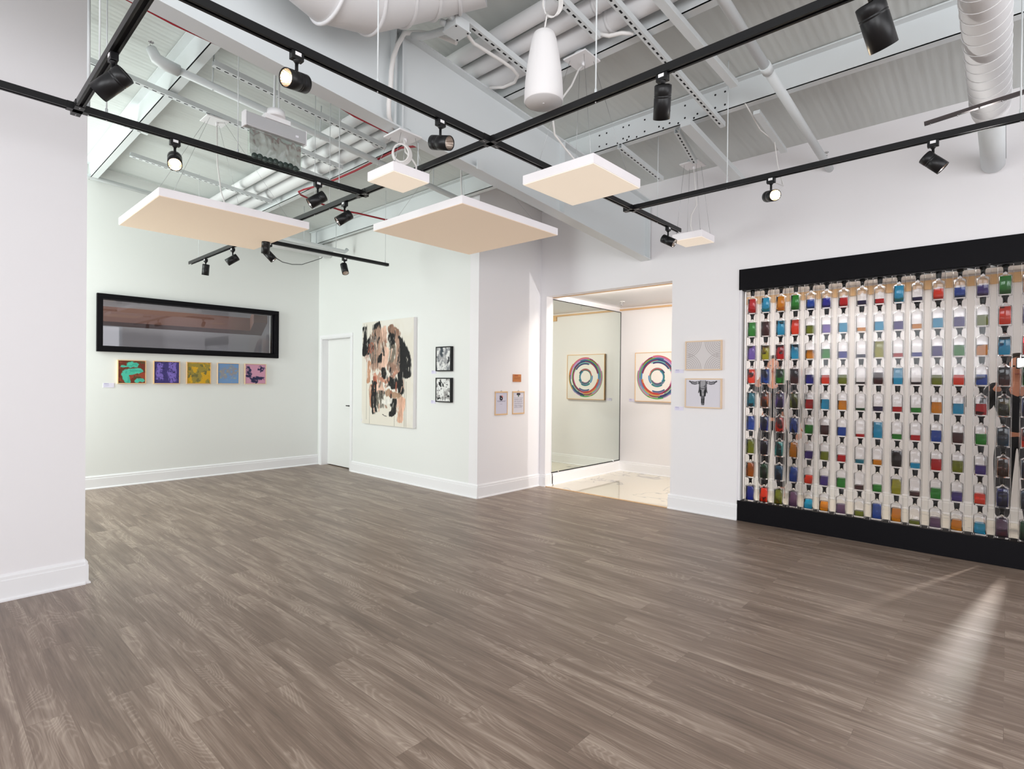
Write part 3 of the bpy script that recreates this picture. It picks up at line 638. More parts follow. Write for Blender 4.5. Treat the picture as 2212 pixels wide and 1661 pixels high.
# ---- cone speaker
sk = thing('pendant_speaker', 'white cone shaped pendant speaker at the top centre', 'speaker', (2.35,1.922,2.95), 0)
MB().lathe([(.104,.0),(.108,.006),(.107,.05),(.103,.12),(.094,.20),(.082,.28),(.069,.345),(.058,.378),(.045,.388),(.0001,.389)], 40, sk.location, caps=False).build('cabinet', M['canvas_edge'], sk, sk.location)
MB().lathe([(.0001,-.004),(.098,-.003),(.104,.002)], 40, sk.location, caps=False).lathe([(.006,-.006),(.006,-.003)], 10, sk.location).build('grille', M['duct'], sk, sk.location)
MB().tube([(2.35,1.922,3.335),(2.35,1.922,roof(2.35))], .0015, 6).build('suspension_wire', M['wire'], sk, sk.location)
mb = MB(); mb.tube([(2.34,1.915,3.335),(2.34,1.90,3.40),(2.37,1.92,3.46)], .004, 8)
for k in range(4):
    o = V((2.42+.004*k,1.93,3.545)); mb.tube([o+CR*(.045+.004*k)*math.cos(2*PI*j/28)+V((0,0,1))*(.085-.004*k)*math.sin(2*PI*j/28) for j in range(28)], .0035, 6, closed=True)
mb.build('speaker_cable', M['cable'], sk, sk.location)
# ---- exit sign (edge lit, seen from the blank side)
es = thing('hanging_exit_sign', 'clear edge lit sign in a white aluminium housing hanging left of the beam', 'sign', (1.61,3.6,3.10))
L0 = es.location.copy()
MB().box(1.412,3.575,3.012,1.808,3.625,3.098).build('housing', M['alu'], es, L0, bev=.003)
MB().box(1.404,3.572,3.006,1.412,3.628,3.102).box(1.808,3.572,3.006,1.812,3.628,3.102).build('end_cap', M['white'], es, L0)
MB().box(1.53,3.57,3.098,1.70,3.63,3.130).build('mount', M['white'], es, L0, bev=.004); MB().lathe([(.058,3.130-3.10),(.055,3.175-3.10)], 24, (1.612,3.60,3.10)).build('canopy', M['white'], es, L0)
MB().tube([(1.598,3.60,3.17),(1.61,3.60,3.6),(1.63,3.6,roof(1.63))], .008, 10).tube([(1.63,3.60,3.17),(1.632,3.6,roof(1.632))], .006, 10).build('stem', M['steel'], es, L0)
M['exit'] = noise_bump(pm('silvered_acrylic', (.80,.82,.81), .12, 1), 9, .8, .01, 2, (1.4,1,.8))
mb = MB(); mb.box(1.432,3.594,2.822,1.792,3.606,3.012); mb.build('clear_panel', thinglass('sign_acrylic', .03, (.95,.98,.96)), es, L0, bev=.003)
MB().box(1.442,3.5985,2.846,1.784,3.6015,3.010).build('silver_film', M['exit'], es, L0)
mb = MB()
for k in range(9):
    x = 1.475+k*.034; mb.lathe([(.0001,-.002),(.02,-.002),(.02,.002),(.0001,.002)], 10, (x,3.597,2.838+.004*math.sin(k*2.1)), Quaternion((1,0,0), PI/2), caps=False)
mb.box(1.455,3.596,2.830,1.775,3.598,2.842); mb.build('dark_edge', pm('dark_green_edge', (.03,.045,.04), .3), es, L0)
for i, t in enumerate((1.74, 1.755)): pass
MB().box(1.735,3.5735,3.038,1.755,3.575,3.052).build('test_label', M['paper'], es, L0)
# ================================================================== bottle display in the right wall
fr = thing('bottle_display', 'black header and plinth framing the wall of coloured bottles', 'display frame', (5.79, .93, 0))
fo = fr.location.copy()
o = MB().box(5.712,-.24,2.368,5.87,2.057,2.576).build('header', M['blackwood'], fr, fo, bev=.002)
o = MB().box(5.715,-.24,0,5.87,2.052,.203).build('plinth', M['blackwood'], fr, fo, bev=.002)
MB().box(5.735,-.24,2.360,5.865,2.03,2.368).build('top_channel', M['dark'], fr, fo)
CY = [1.950,1.816,1.675,1.542,1.408,1.274,1.134,.990,.855,.714,.583,.442,.302,.159,.025,-.115]
ORD = ['first','second','third','fourth','fifth','sixth','seventh','eighth','ninth','tenth','eleventh','twelfth','thirteenth','fourteenth','fifteenth','sixteenth']
ROWN = ['topmost','second from the top','third from the top','fourth from the top','in the middle row','fourth from the bottom','third from the bottom','second from the bottom','lowest']
XC = 5.80
th = .0490; tw = .0035; z0, z1 = .204, 2.359
def tube_mesh():
    mb = MB(); h, k, g, q = th, th - tw, .0430, .0430 - tw
    O = [(-g,-h),(g,-h),(g,h),(-g,h)]; I = [(-q,-k),(q,-k),(q,k),(-q,k)]
    vs = [(x,y,z) for z in (0,z1-z0) for x,y in O] + [(x,y,z) for z in (0,z1-z0) for x,y in I]; fs = []
    for i in range(4):
        j = (i+1) % 4
        fs += [(i,j,4+j,4+i), (8+j,8+i,12+i,12+j), (j,i,8+i,8+j), (4+i,4+j,12+j,12+i)]
    mb.add(vs, fs); return mb
t0 = tube_mesh().build('display_tube', M['acrylic'], normals=True, bev=.0015)
def ring(hs, ex, z, n=24):
    out = []
    for k in range(n):
        t = 2*PI*k/n; c, s = math.cos(t), math.sin(t)
        out.append((math.copysign(abs(c)**(2/ex), c)*hs, math.copysign(abs(s)**(2/ex), s)*hs, z))
    return out
def loft(rings, cap0=True, cap1=True, sm=True, mi=0):
    mb = MB(); n = len(rings[0]); vs = [p for r in rings for p in r]; fs = []
    for i in range(len(rings)-1):
        for k in range(n):
            l = (k+1) % n; fs.append((i*n+k, i*n+l, (i+1)*n+l, (i+1)*n+k))
    mb.add(vs, fs, mi, sm); N = len(rings)
    if cap0: mb.f.append(list(reversed(range(n)))); mb.m.append(mi); mb.s.append(False)
    if cap1: mb.f.append([(N-1)*n+k for k in range(n)]); mb.m.append(mi); mb.s.append(False)
    return mb
def sq(r, k=.90): return [(x*k,y,z) for x,y,z in r]
def rev(mb):
    mb.f = [list(reversed(f)) for f in mb.f]; return mb
gl = loft([sq(ring(.038,5,0)),sq(ring(.0412,6,.003)),sq(ring(.0412,6,.150)),sq(ring(.039,5,.158)),sq(ring(.026,3,.166),.95),ring(.0155,2,.171),ring(.0145,2,.205),
           ring(.0115,2,.205),ring(.0125,2,.170),sq(ring(.024,3,.163),.93),sq(ring(.0345,5,.155)),sq(ring(.0362,6,.148)),sq(ring(.0362,6,.015)),sq(ring(.033,5,.012))], True, True)
glm = gl.build('glass_body', M['glass']); gme = glm.data; bpy.data.objects.remove(glm)
def cap_mesh(k):
    mb = MB()
    if k: mb.lathe([(.0165,.190),(.0175,.192),(.0205,.234),(.0195,.2385)], 20); mb.lathe([(.0130,.186),(.0130,.191)], 16)
    else: mb.lathe([(.0125,.198),(.015,.214),(.0165,.226),(.0225,.229),(.0225,.2385)], 20)
    o = mb.build('stopper', M['rubber']); me = o.data; bpy.data.objects.remove(o); return me
caps = [cap_mesh(0), cap_mesh(1)]
LQ = {}
def liq(f, c):
    k = (round(f, 2), c)
    if k not in LQ:
        h = .014 + .138*f
        o = loft([sq(ring(.0325,5,.0126)),sq(ring(.0356,6,.0156)),sq(ring(.0356,6,h))]).build('liquid', M['q'+c]); LQ[k] = o.data; bpy.data.objects.remove(o)
    return LQ[k]
CN = dict(R='red',L='olive green',C='sky blue',A='amber',G='green',B='blue',N='indigo',P='purple',O='orange-red',M='maroon',Y='lime yellow',V='violet',T='teal',D='dark purple',K='dark brown',U='steel blue',X='brown amber',J='deep blue',H='dark green',S='pale turquoise',W='dusty mauve')
COLS = ['R1 G1 V1 O1 T1 B1 L1 X1 J1','C1 M1 Y1 B1 X1 J1 D1 H1 O1','A1 C1 R1 G1 V1 O1 S1 U1 L1','G1 O1 C1 M1 L1 B1 A1 B1 W1',
 'B.62 L.55 A.58 N.6 R.62 G.58 P.5 O.55 C.62','N.62 V.55 G.62 O.58 C.66 M.62 L.55 P.6 A.62','R.55 C.6 N.42 L.6 A.6 B.55 R.42 G.6 W.58','D.26 A.22 D.2 K.12 H.14 R.16 T.22 M.26 L.3',
 'R.28 C.55 Y1 M.74 D.28 C1 A.3 G.42 B.92','C1 P.5 R.22 C1 R.3 G.3 K.98 Y.9 A.8','D.2 A.27 N.24 K.14 G.27 R.3 C.3 M.26 L.2','O.6 C.56 P.6 L.58 A.66 B.66 R.66 G.62 W.55',
 'B.58 P.56 G.62 O.58 C.6 M.6 L.66 P.52 A.6','P.6 L.6 A.6 B.6 R.62 G.6 P.5 O.58 C.6','G1 O1 C1 M1 L1 U1 X1 J1 W1','A1 P1 R1 G1 B1 O1 U1 U1 H1']
def fname(f):
    return 'full' if f > .93 else 'nearly full' if f > .78 else 'two-thirds full' if f > .64 else 'half full' if f > .46 else 'under half full' if f > .35 else 'quarter full' if f > .21 else 'nearly empty'
rb = random.Random(3)
PITCH = .2391
tall = {0:(0,6),1:(2,8),2:(8,),3:(0,1,4),4:(7,8),5:(1,3,7),6:(8,),7:(1,3,7),8:(0,4,6),9:(1,4,5,8),10:(3,7),11:(0,5),12:(8,),13:(1,3,6,2),14:(5,7),15:(2,)}
for ci, y in enumerate(CY):
    t = t0 if ci == 0 else t0.copy()
    if ci: COL.objects.link(t)
    t.location = (XC, y, z0); tag(t, 'clear square tube stacked with bottles, %s from the left' % ORD[ci], 'display tube', 'clear tubes of the bottle wall')
    for ri, it in enumerate(COLS[ci].split()):
        c, f = it[0], float(it[1:]); z = .2055 + PITCH*(8-ri)
        b = thing('glass_bottle', '%s %s bottle, %s in the %s tube from the left' % (fname(f), CN[c], ROWN[ri], ORD[ci]), 'bottle', (XC, y + rb.uniform(-.0015,.0015), z), rb.uniform(-.03,.03), 'bottles of coloured liquid')
        for nm, me in (('glass_body', gme), ('liquid', liq(f, c)), ('stopper', caps[1 if ri in tall.get(ci, ()) else 0])):
            o = bpy.data.objects.new(nm, me); COL.objects.link(o); o.parent = b

# ================================================================== art and signs
def frame_bars(mb, o, u, v, n, w, h, t, depth, mi=0):
    o, u, v, n = V(o), V(u), V(v), V(n)
    def bx(a0, a1, b0, b1):
        c = o + u*((a0+a1)/2) + v*((b0+b1)/2) + n*(depth/2); mb.obox(c, (u,v,n), (abs(a1-a0)/2, abs(b1-b0)/2, depth/2), mi)
    bx(0,w,0,t); bx(0,w,h-t,h); bx(0,t,t,h-t); bx(w-t,w,t,h-t); return mb
def picture(name, lb, cat, o, u, w, h, t, depth, fmat, fn, nx, ny, rec=.006, group=None, inner=None):
    u = V(u); v = V((0,0,1)); n = u.cross(v); o = V(o); r = thing(name, lb, cat, o, 0, group)
    if t > 0:
        frame_bars(MB(), o, u, v, n, w, h, t, depth).build('frame', fmat, r, o, bev=.0015)
        MB().obox(o+u*(w/2)+v*(h/2)+n*((depth-rec-.002)/2), (u,v,n), (w/2-t*.9, h/2-t*.9, (depth-rec-.002)/2)).build('backing', inner or M['dark'], r, o)
        g = t*1.18; sheet('artwork', o+u*g+v*g+n*(depth-rec), u, v, w-2*g, h-2*g, nx, ny, fn, r, base=o)
    else:
        MB().obox(o+u*(w/2)+v*(h/2)+n*((depth-.001)/2), (u,v,n), (w/2, h/2, (depth-.001)/2)).build('stretcher', fmat, r, o)
        sheet('artwork', o+n*depth, u, v, w, h, nx, ny, fn, r, base=o)
    return r
GU = (1,0,0)
def p_teal(x, y):
    n = fbm(x,y,1,4,4); im = fill(x,(112,48,34)); im = blend(im, soft(n-.55,.06), (150,66,44)); im = blend(im, soft(fbm(x,y,9,4,9)-.62,.03), (84,72,44))
    wx, wy = x+(fbm(x,y,2,4,8)-.5)*.16, y+(fbm(x,y,3,4,8)-.5)*.16
    d = np.maximum.reduce([seg(wx,wy,[(.42,.84),(.58,.84)],.14), seg(wx,wy,[(.12,.76),(.3,.76)],.05), seg(wx,wy,[(.25,.5),(.78,.56)],.12), seg(wx,wy,[(.22,.38),(.34,.1)],.13), seg(wx,wy,[(.68,.12),(.9,.13)],.09)])
    im = blend(im, soft(d,.03), (78,190,165)); return blend(im, soft(d-.03,.05)*soft(fbm(x,y,5,4,10)-.55,.05)*.5, (50,150,130))
def p_purple(x, y):
    im = fill(x,(62,52,112)); n = fbm(x,y*.6,11,5,6); n2 = fbm(x*2,y,12,5,9)
    m = soft(np.maximum(seg(x+(n-.5)*.2,y,[(.22,.85),(.2,.2)],.12), seg(x+(n-.5)*.2,y,[(.74,.9),(.72,.15)],.16)),.05)
    im = blend(im, m*soft(n2-.38,.1), (124,104,186)); return blend(im, soft(fbm(x,y*3,13,5,10)-.66,.03), (38,32,70))
def p_gold(x, y):
    im = fill(x,(150,132,60)); n = fbm(x,y,21,5,5); im = blend(im, soft(n-.52,.05), (208,160,38)); im = blend(im, soft(fbm(x,y,22,5,6)-.58,.05), (112,106,62)); return blend(im, soft(np.minimum(np.minimum(x,1-x),np.minimum(y,1-y))*-1+.03,.01)*soft(fbm(x,y,23,4,9)-.45,.1), (214,164,30))
def p_blue(x, y):
    im = fill(x,(112,146,190)); n = fbm(x,y,31,5,7); d = soft(seg(x+(n-.5)*.4,y+(fbm(x,y,33,5,7)-.5)*.4,[(.35,.5),(.72,.6)],.24),.15)
    im = blend(im, d*soft(fbm(x,y,32,5,10)-.4,.1), (140,140,148)); return blend(im, soft(fbm(x,y,34,5,12)-.68,.02)*.7, (176,164,120))
def p_pink(x, y):
    im = fill(x,(202,146,170)); wx, wy = x+(fbm(x,y,41,5,9)-.5)*.22, y+(fbm(x,y,42,5,9)-.5)*.22
    d = np.maximum.reduce([seg(wx,wy,[(.12,.82),(.16,.4)],.11), seg(wx,wy,[(.3,.3),(.85,.28)],.10), seg(wx,wy,[(.42,.14),(.5,.12)],.12), seg(wx,wy,[(.75,.78),(.82,.74)],.13)])
    return blend(im, soft(d,.06)*soft(fbm(x,y,43,5,14)-.34,.1), (36,36,72))
pz = 1.328
for x0, x1, fn, m, lb in ((1.776,2.091,p_teal,'oak','small framed abstract, turquoise patches on rust red, leftmost under the window'), (2.176,2.491,p_purple,'oak','small framed abstract in purple and violet, second of the row under the window'),
        (2.573,2.890,p_gold,'oak','small framed abstract in mustard gold and olive, middle of the row under the window'), (2.974,3.281,p_blue,'oak2','small framed abstract in grey blue, fourth of the row under the window'), (3.358,3.678,p_pink,'oak2','small framed abstract, navy blots on pink, rightmost under the window')):
    picture('framed_picture', lb, 'painting', (x0,Y1,pz), GU, x1-x0, .310, .010, .033, M[m], fn, 90, 90, .005, 'row of five small paintings')
U2 = (0,-1,0)
def p_large(x, y):
    rs = np.random.RandomState(5)
    im = fill(x,(226,220,208)); im = blend(im, soft(fbm(x,y,51,4,3)-.55,.1)*.4, (236,234,230))
    wx = x+(fbm(x,y*.45,52,5,16)-.5)*.075; wy = y+(fbm(x,y,53,5,8)-.5)*.075
    K, G, PK, TN, BR = (22,21,22), (120,108,100), (222,184,164), (172,140,122), (160,90,70)
    strk = fbm(x*3, y*.35, 58, 5, 26); fine = fbm(x, y, 59, 4, 30)
    def st(pts, r, c, tex=.30, sd=60, w=.014):
        nonlocal im
        d = seg(wx, wy, pts, r, 1.55) - .35*r*(strk-.5)*2
        g = soft(fbm(x*2.2,y*.45,sd,5,24)-tex-.04, .10); cc = np.array(c, float)[None]*(.72+.56*strk[:,None]) + 26*(fine[:,None]-.5)
        m = np.clip(soft(d,w)*g, 0, 1)[:,None]; im = im*(1-m) + cc*m
    for u, a, b in ((.10,.97,.04),(.165,.38,0),(.66,.30,0),(.845,.46,0),(.875,.42,.0),(.04,.99,.8),(.095,.985,.7)): im = blend(im, soft(.0022-np.abs(x-u),.002)*((y<a)&(y>b)), (70,68,64))
    st([(.05,.95),(.055,.80),(.06,.71)],.048,K,.3,61); st([(.31,.935),(.32,.90)],.095,K,.22,62); st([(.27,.88),(.16,.80),(.13,.70)],.07,K,.38,63)
    st([(.33,.84),(.36,.70),(.34,.62)],.16,TN,.30,64); st([(.25,.80),(.24,.66)],.10,G,.42,65); st([(.19,.76),(.17,.70)],.055,BR,.4,66); st([(.08,.66),(.14,.58)],.03,BR,.45,67)
    st([(.60,.90),(.70,.87)],.075,(146,112,94),.3,68); st([(.45,.92),(.455,.83)],.04,PK,.2,69); st([(.60,.82),(.59,.75)],.065,K,.26,70); st([(.62,.72),(.60,.60)],.06,(122,112,100),.3,71)
    st([(.74,.80),(.82,.71),(.87,.60),(.885,.49)],.075,K,.20,72); st([(.76,.66),(.76,.50),(.78,.33)],.06,K,.24,73); st([(.68,.84),(.73,.74),(.70,.64),(.62,.56)],.035,TN,.2,74)
    st([(.48,.71),(.45,.62),(.42,.57)],.065,PK,.16,75); st([(.38,.66),(.36,.60)],.035,K,.3,76); st([(.55,.56),(.70,.52)],.07,(150,118,102),.36,77); st([(.43,.52),(.45,.46)],.055,K,.25,78)
    st([(.26,.48),(.36,.44),(.50,.42),(.62,.46),(.72,.54)],.030,(196,142,120),.15,79); st([(.27,.44),(.29,.38)],.045,BR,.25,80); st([(.15,.58),(.14,.42)],.038,(198,150,120),.28,81); st([(.21,.37),(.20,.18)],.036,(182,124,96),.2,82)
    st([(.56,.42),(.66,.40)],.07,K,.28,83); st([(.27,.38),(.25,.24),(.25,.13)],.05,K,.3,84); st([(.36,.36),(.40,.33)],.075,PK,.22,85); st([(.44,.30),(.40,.27)],.045,K,.35,86); st([(.36,.27),(.38,.22)],.09,(104,98,88),.34,87)
    st([(.54,.31),(.72,.28)],.06,(164,132,108),.26,88); st([(.67,.22),(.65,.14),(.60,.115)],.05,K,.2,89); st([(.79,.24),(.80,.14),(.78,.05)],.055,(214,170,146),.1,90,.01); st([(.49,.375),(.52,.375)],.02,G,.2,91)
    for k in range(80):
        u0 = rs.uniform(.12,.84); v0 = rs.uniform(.14,.90); l = rs.uniform(.02,.10); du = rs.uniform(-.03,.03)
        if abs(u0-.48) > .36-.25*abs(v0-.5): continue
        st([(u0,v0),(u0+du,v0-l)], rs.uniform(.004,.016), (K,K,G,PK,TN,TN,BR,(205,170,150),(226,220,208),(80,72,68))[rs.randint(10)], .34, 200+k)
    st([(.44,.215),(.60,.23)],.03,(226,222,214),.1,92); st([(.44,.095),(.50,.085)],.006,K,.3,93,.004); return im
picture('large_picture', 'large unframed abstract of black, peach and tan figures on white canvas', 'painting', (X2,7.120,.767), U2, 1.238, 1.490, 0, .05, M['canvas_edge'], p_large, 230, 280)
def p_bw1(x, y):
    im = fill(x,(228,228,226)); n = fbm(x,y*.6,101,5,7); im = blend(im, soft(n-.55,.14), (160,160,162)); im = blend(im, soft(fbm(x,y*.6,102,5,10)-.60,.10)*.8, (96,100,106))
    w = x+(fbm(x,y,103,4,6)-.5)*.3; im = blend(im, soft(seg(w,y,[(.38,1),(.36,.72)],.13),.05), (62,70,78)); return blend(im, soft(seg(w,y,[(.9,.52),(.88,.36)],.07),.05), (60,60,64))
def p_bw2(x, y):
    im = fill(x,(230,230,228)); n = fbm(x,y,111,5,6); im = blend(im, soft(n-.54,.14), (168,166,164)); im = blend(im, soft(fbm(x,y,112,5,12)-.62,.08)*.8, (90,88,90))
    w, v = x+(fbm(x,y,113,4,9)-.5)*.12, y+(fbm(x,y,114,4,9)-.5)*.12
    return blend(im, soft(np.maximum.reduce([seg(w,v,[(.22,.78),(.3,.72)],.07), seg(w,v,[(.3,.92),(.32,.85)],.05), seg(w,v,[(.48,.74),(.49,.7)],.06), seg(w,v,[(.88,.24),(.9,.22)],.06), seg(w,v,[(.1,.1),(.3,.12)],.04)]),.02), (20,20,22))
picture('framed_picture', 'small black framed grey and white abstract, upper of the pair', 'painting', (X2,5.432,1.528), U2, .290, .312, .012, .045, M['black'], p_bw1, 80, 90, .006, 'pair of small black framed paintings', M['dark'])
picture('framed_picture', 'small black framed black and white abstract, lower of the pair', 'painting', (X2,5.430,1.135), U2, .290, .310, .012, .045, M['black'], p_bw2, 80, 90, .006, 'pair of small black framed paintings', M['dark'])
def p_arcs(x, y):
    im = fill(x,(214,208,208)); a = np.full_like(x, 9.)
    for cx, cy in ((0,0),(1,0),(0,1),(1,1)):
        r = np.hypot(x-cx, (y-cy)*.78); ln = np.abs((r/.052) % 1 - .5); ok = (r < .47); a = np.minimum(a, np.where(ok, ln, 9.))
    return blend(im, soft(.13-a,.10)*.9, (158,148,148))
def p_skull(x, y):
    im = fill(x,(216,212,220)); X = (x-.5)*1.27
    ax = np.abs(X); n = fbm(x*2,y,121,5,10)
    head = np.interp(y, [.04,.10,.22,.36,.50,.60,.80,.92,.97], [.035,.058,.062,.070,.115,.150,.150,.145,.11]); inside = soft(np.minimum(head-ax, np.minimum(y-.06, .97-y)),.012)
    im = blend(im, inside, (98,96,102)); im = blend(im, inside*soft(n-.5,.12)*.8, (52,50,55)); im = blend(im, inside*soft(.05-np.abs(ax-.04),.03)*soft(fbm(x,y,122,4,6)-.5,.1), (160,158,162))
    im = blend(im, soft(np.minimum(seg(ax,y,[(.085,.60),(.075,.42)],.035),9),.012), (20,20,24)); im = blend(im, soft(seg(ax,y,[(.04,.16),(.035,.28)],.022),.01), (28,28,32)); im = blend(im, soft(seg(ax,y,[(.13,.66),(.16,.52)],.015),.008), (40,40,44))
    d = np.maximum(seg(ax,y,[(.17,.90),(.30,.87),(.40,.89)],.052,1.0), seg(ax,y,[(.40,.89),(.50,.94)],.026)); im = blend(im, soft(d,.012), (66,64,70)); im = blend(im, soft(d-.03,.02), (150,148,154)); return blend(im, soft(.008-np.abs(ax-.20),.004)*soft(d,.01), (205,202,208))
picture('framed_picture', 'white relief print of faint concentric arcs, framed above the skull print', 'print', (X1,2.622,1.546), U2, .400, .318, .012, .03, M['oak2'], p_arcs, 130, 100, .004, 'pair of framed prints', M['canvas_edge'])
picture('framed_picture', 'framed black bull skull print on white, right of the lobby opening', 'print', (X1,2.621,1.140), U2, .402, .318, .012, .03, M['oak2'], p_skull, 130, 110, .004, 'pair of framed prints', M['canvas_edge'])
PAL = [(40,60,110),(26,108,110),(120,190,180),(200,120,170),(120,60,110),(196,90,70),(120,30,60),(200,150,70),(70,150,70),(60,120,170),(220,150,130),(40,40,90),(160,110,180),(90,170,190),(180,60,50)]
rr = random.Random(11); ARCS = []
for r0 in (.445,.425,.405,.385,.365,.345,.325,.305,.19,.172,.155,.138):
    for k in range(5 if r0 > .33 else 2):
        a0 = rr.uniform(0,6.28); ARCS.append((r0+rr.uniform(-.004,.004), .013+rr.random()*.008, a0, rr.uniform(.9,2.2), rr.choice(PAL)))
ARCS += [(.37,.012,.6,2.0,(36,70,120)),(.40,.012,1.7,1.5,(120,160,60)),(.42,.011,.5,1.3,(190,110,160)),(.34,.012,-1.2,2.2,(130,36,66)),(.36,.012,3.3,1.8,(190,70,60)),(.44,.013,2.4,1.8,(196,120,170)),(.155,.012,0,6.3,(40,110,100)),(.175,.011,1.0,2.0,(200,90,80))]
def p_circle(x, y):
    im = fill(x,(232,226,220)); X, Y = x-.5, y-.5; r = np.hypot(X,Y); t = np.arctan2(Y,X)
    for r0, w, a0, da, c in ARCS:
        rel = (t-a0) % (2*PI); im = blend(im, soft(w-np.abs(r-r0),.006)*(rel < da)*.9, c)
    return im
picture('framed_picture', 'square white painting of broken coloured rings on the lobby wall', 'painting', (X4,4.309,1.118), U2, .757, .757, .010, .04, M['oak'], p_circle, 200, 200, .005, None, M['canvas_edge'])
# paper notices, plaque, labels
def textlines(x, y, im, rows, x0, x1, hgt, c, sd):
    for i, yy in enumerate(rows):
        k = soft(fbm(x*40, y*0+i*.37+sd, sd, 2, 1)-.33,.1); im = blend(im, soft(hgt-np.abs(y-yy),hgt*.6)*((x > x0+.02*((i*7) % 3)) & (x < x1-.03*((i*5) % 4)))*k, c)
    return im
def p_note1(x, y):
    im = fill(x,(206,203,218)); X = x
    d = np.maximum.reduce([seg(x,y,[(.40,.84),(.40,.68)],.035,1.35), seg(x,y,[(.44,.84),(.50,.84)],.025,1.35)]); im = blend(im, soft(d,.01), (40,34,44))
    rg = .055-np.abs(np.hypot((x-.50),(y-.725)*1.35)-.075)+.02; im = blend(im, soft(rg-.02,.01)*(np.hypot(x-.5,(y-.725)*1.35) > .035), (42,36,46)); im = blend(im, soft(seg(x,y,[(.56,.85),(.62,.80)],.035,1.35),.01), (214,120,110))
    im = textlines(x,y,im,(.62,.595,.57),.14,.9,.007,(150,146,168),3); return textlines(x,y,im,(.46,),.4,.6,.008,(150,146,168),4)
def p_note2(x, y):
    im = fill(x,(212,209,218)); im = blend(im, soft(seg(x,y,[(.40,.92),(.60,.92)],.07,1.35),.01), (58,40,60)); im = blend(im, soft(seg(x,y,[(.5,.88),(.5,.82)],.05,1.35),.01), (60,92,72))
    return textlines(x,y,im,[.745,.70,.672,.645,.60,.572,.545,.50,.472,.445,.40,.372,.345,.318,.29,.262],.08,.92,.0065,(152,148,164),6)
def notice(lb, x0, fn):
    r = thing('notice_board', lb, 'notice', (x0,Y2,.986), 0, 'pair of hanging notices'); o = V((x0,Y2,.986)); w, h = .226, .295
    MB().box(x0,Y2-.014,.986,x0+w,Y2,.986+.016).box(x0,Y2-.014,.986+h-.016,x0+w,Y2,.986+h).box(x0,Y2-.012,1.0,x0+.008,Y2-.002,1.27).box(x0+w-.008,Y2-.012,1.0,x0+w,Y2-.002,1.27).build('wood_rail', M['oak'], r, o, bev=.001)
    MB().box(x0+.006,Y2-.006,.995,x0+w-.006,Y2,1.272).build('backing', M['paper'], r, o)
    sheet('notice_paper', (x0+.008,Y2-.0065,1.002), GU, (0,0,1), w-.016, h-.032, 90, 120, fn, r, base=o)
    MB().tube([(x0+w/2-.015,Y2-.006,1.281),(x0+w/2,Y2-.006,1.295),(x0+w/2+.015,Y2-.006,1.281)], .0025, 6).build('hook', M['alu'], r, o)
notice('wood railed notice with a logo and little text, left of the two', 4.842, p_note1); notice('wood railed notice densely filled with text, right of the two', 5.165, p_note2)
def p_plq(x, y):
    im = fill(x,(196,128,80)); im = blend(im, soft(fbm(x*.5,y*4,131,4,6)-.5,.1)*.5, (174,106,62)); im = textlines(x,y,im,(.88,.80),.1,.62,.03,(150,70,50),8); return textlines(x,y,im,(.62,.55,.48,.41,.34),.1,.9,.022,(158,96,58),9)
r = thing('wooden_sign', 'small square wooden plaque above the notices', 'plaque', (5.169,Y2,1.402)); o = V((5.169,Y2,1.402))
MB().box(5.169,Y2-.012,1.402,5.321,Y2,1.499).build('board', M['brownwood'], r, o); sheet('engraving', (5.171,Y2-.0125,1.404), GU, (0,0,1), .148, .093, 60, 40, p_plq, r, base=o)
def p_card(x, y):
    im = fill(x,(226,222,240)); im = textlines(x,y,im,(.82,),.08,.5,.04,(120,114,170),21); return textlines(x,y,im,(.62,.44,.28),.08,.56,.022,(176,172,206),22)
def card(lb, o, u, w, h):
    u = V(u); n = u.cross(V((0,0,1))); o = V(o); r = thing('picture_label', lb, 'label', o, 0, 'gallery title cards')
    MB().obox(o+u*(w/2)+V((0,0,h/2))+n*.002, (u,V((0,0,1)),n), (w/2,h/2,.002)).build('card', M['paper'], r, o); sheet('card_print', o+n*.0043, u, (0,0,1), w, h, 40, 20, p_card, r, base=o)
card('white title card left of the five small paintings', (1.63,Y1,1.279), GU, .115, .058); card('white title card left of the upper black framed painting', (X2,5.561,1.497), U2, .09, .042)
card('white title card left of the lower black framed painting', (X2,5.566,1.110), U2, .09, .042); card('white title card at the lower left of the large painting', (X2,7.205,.788), U2, .08, .036)
card('white title card beside the arcs print', (X1,2.752,1.517), U2, .103, .040); card('white title card beside the skull print', (X1,2.750,1.103), U2, .103, .042)
card('white title card left of the ring painting in the lobby', (X4,4.43,1.11), U2, .10, .045)
# ================================================================== lobby fittings
mr = thing('wall_mirror', 'large greenish mirror on the lobby end wall reflecting the ring painting', 'mirror', (6.74,YJ,.175)); o = V((6.74,YJ,.175))
MB().box(X1+TH+.005,YJ-.008,.178,X4-.012,YJ-.001,2.522).build('mirror_glass', M['mirror'], mr, o)
MB().box(X1+TH+.005,YJ-.014,.166,X4-.012,YJ,.178).box(X1+TH+.005,YJ-.012,2.522,X4-.012,YJ,2.532).box(X4-.016,YJ-.012,.17,X4-.006,YJ,2.53).build('mirror_trim', M['black'], mr, o)
mb = MB()
for x in (6.0, 7.42): mb.box(x-.012,YJ-.016,.164,x+.012,YJ-.002,.184)
mb.build('mirror_clip', M['chrome'], mr, o)
hs = thing('ceiling_sprinkler', 'small chrome sprinkler head in the lobby ceiling', 'sprinkler', (7.03,4.22,2.60)); o = hs.location.copy()
MB().lathe([(.04,0),(.036,-.006)], 20, o).build('escutcheon', M['white'], hs, o); sprink_head(hs, o + V((0,0,-.004)), o)
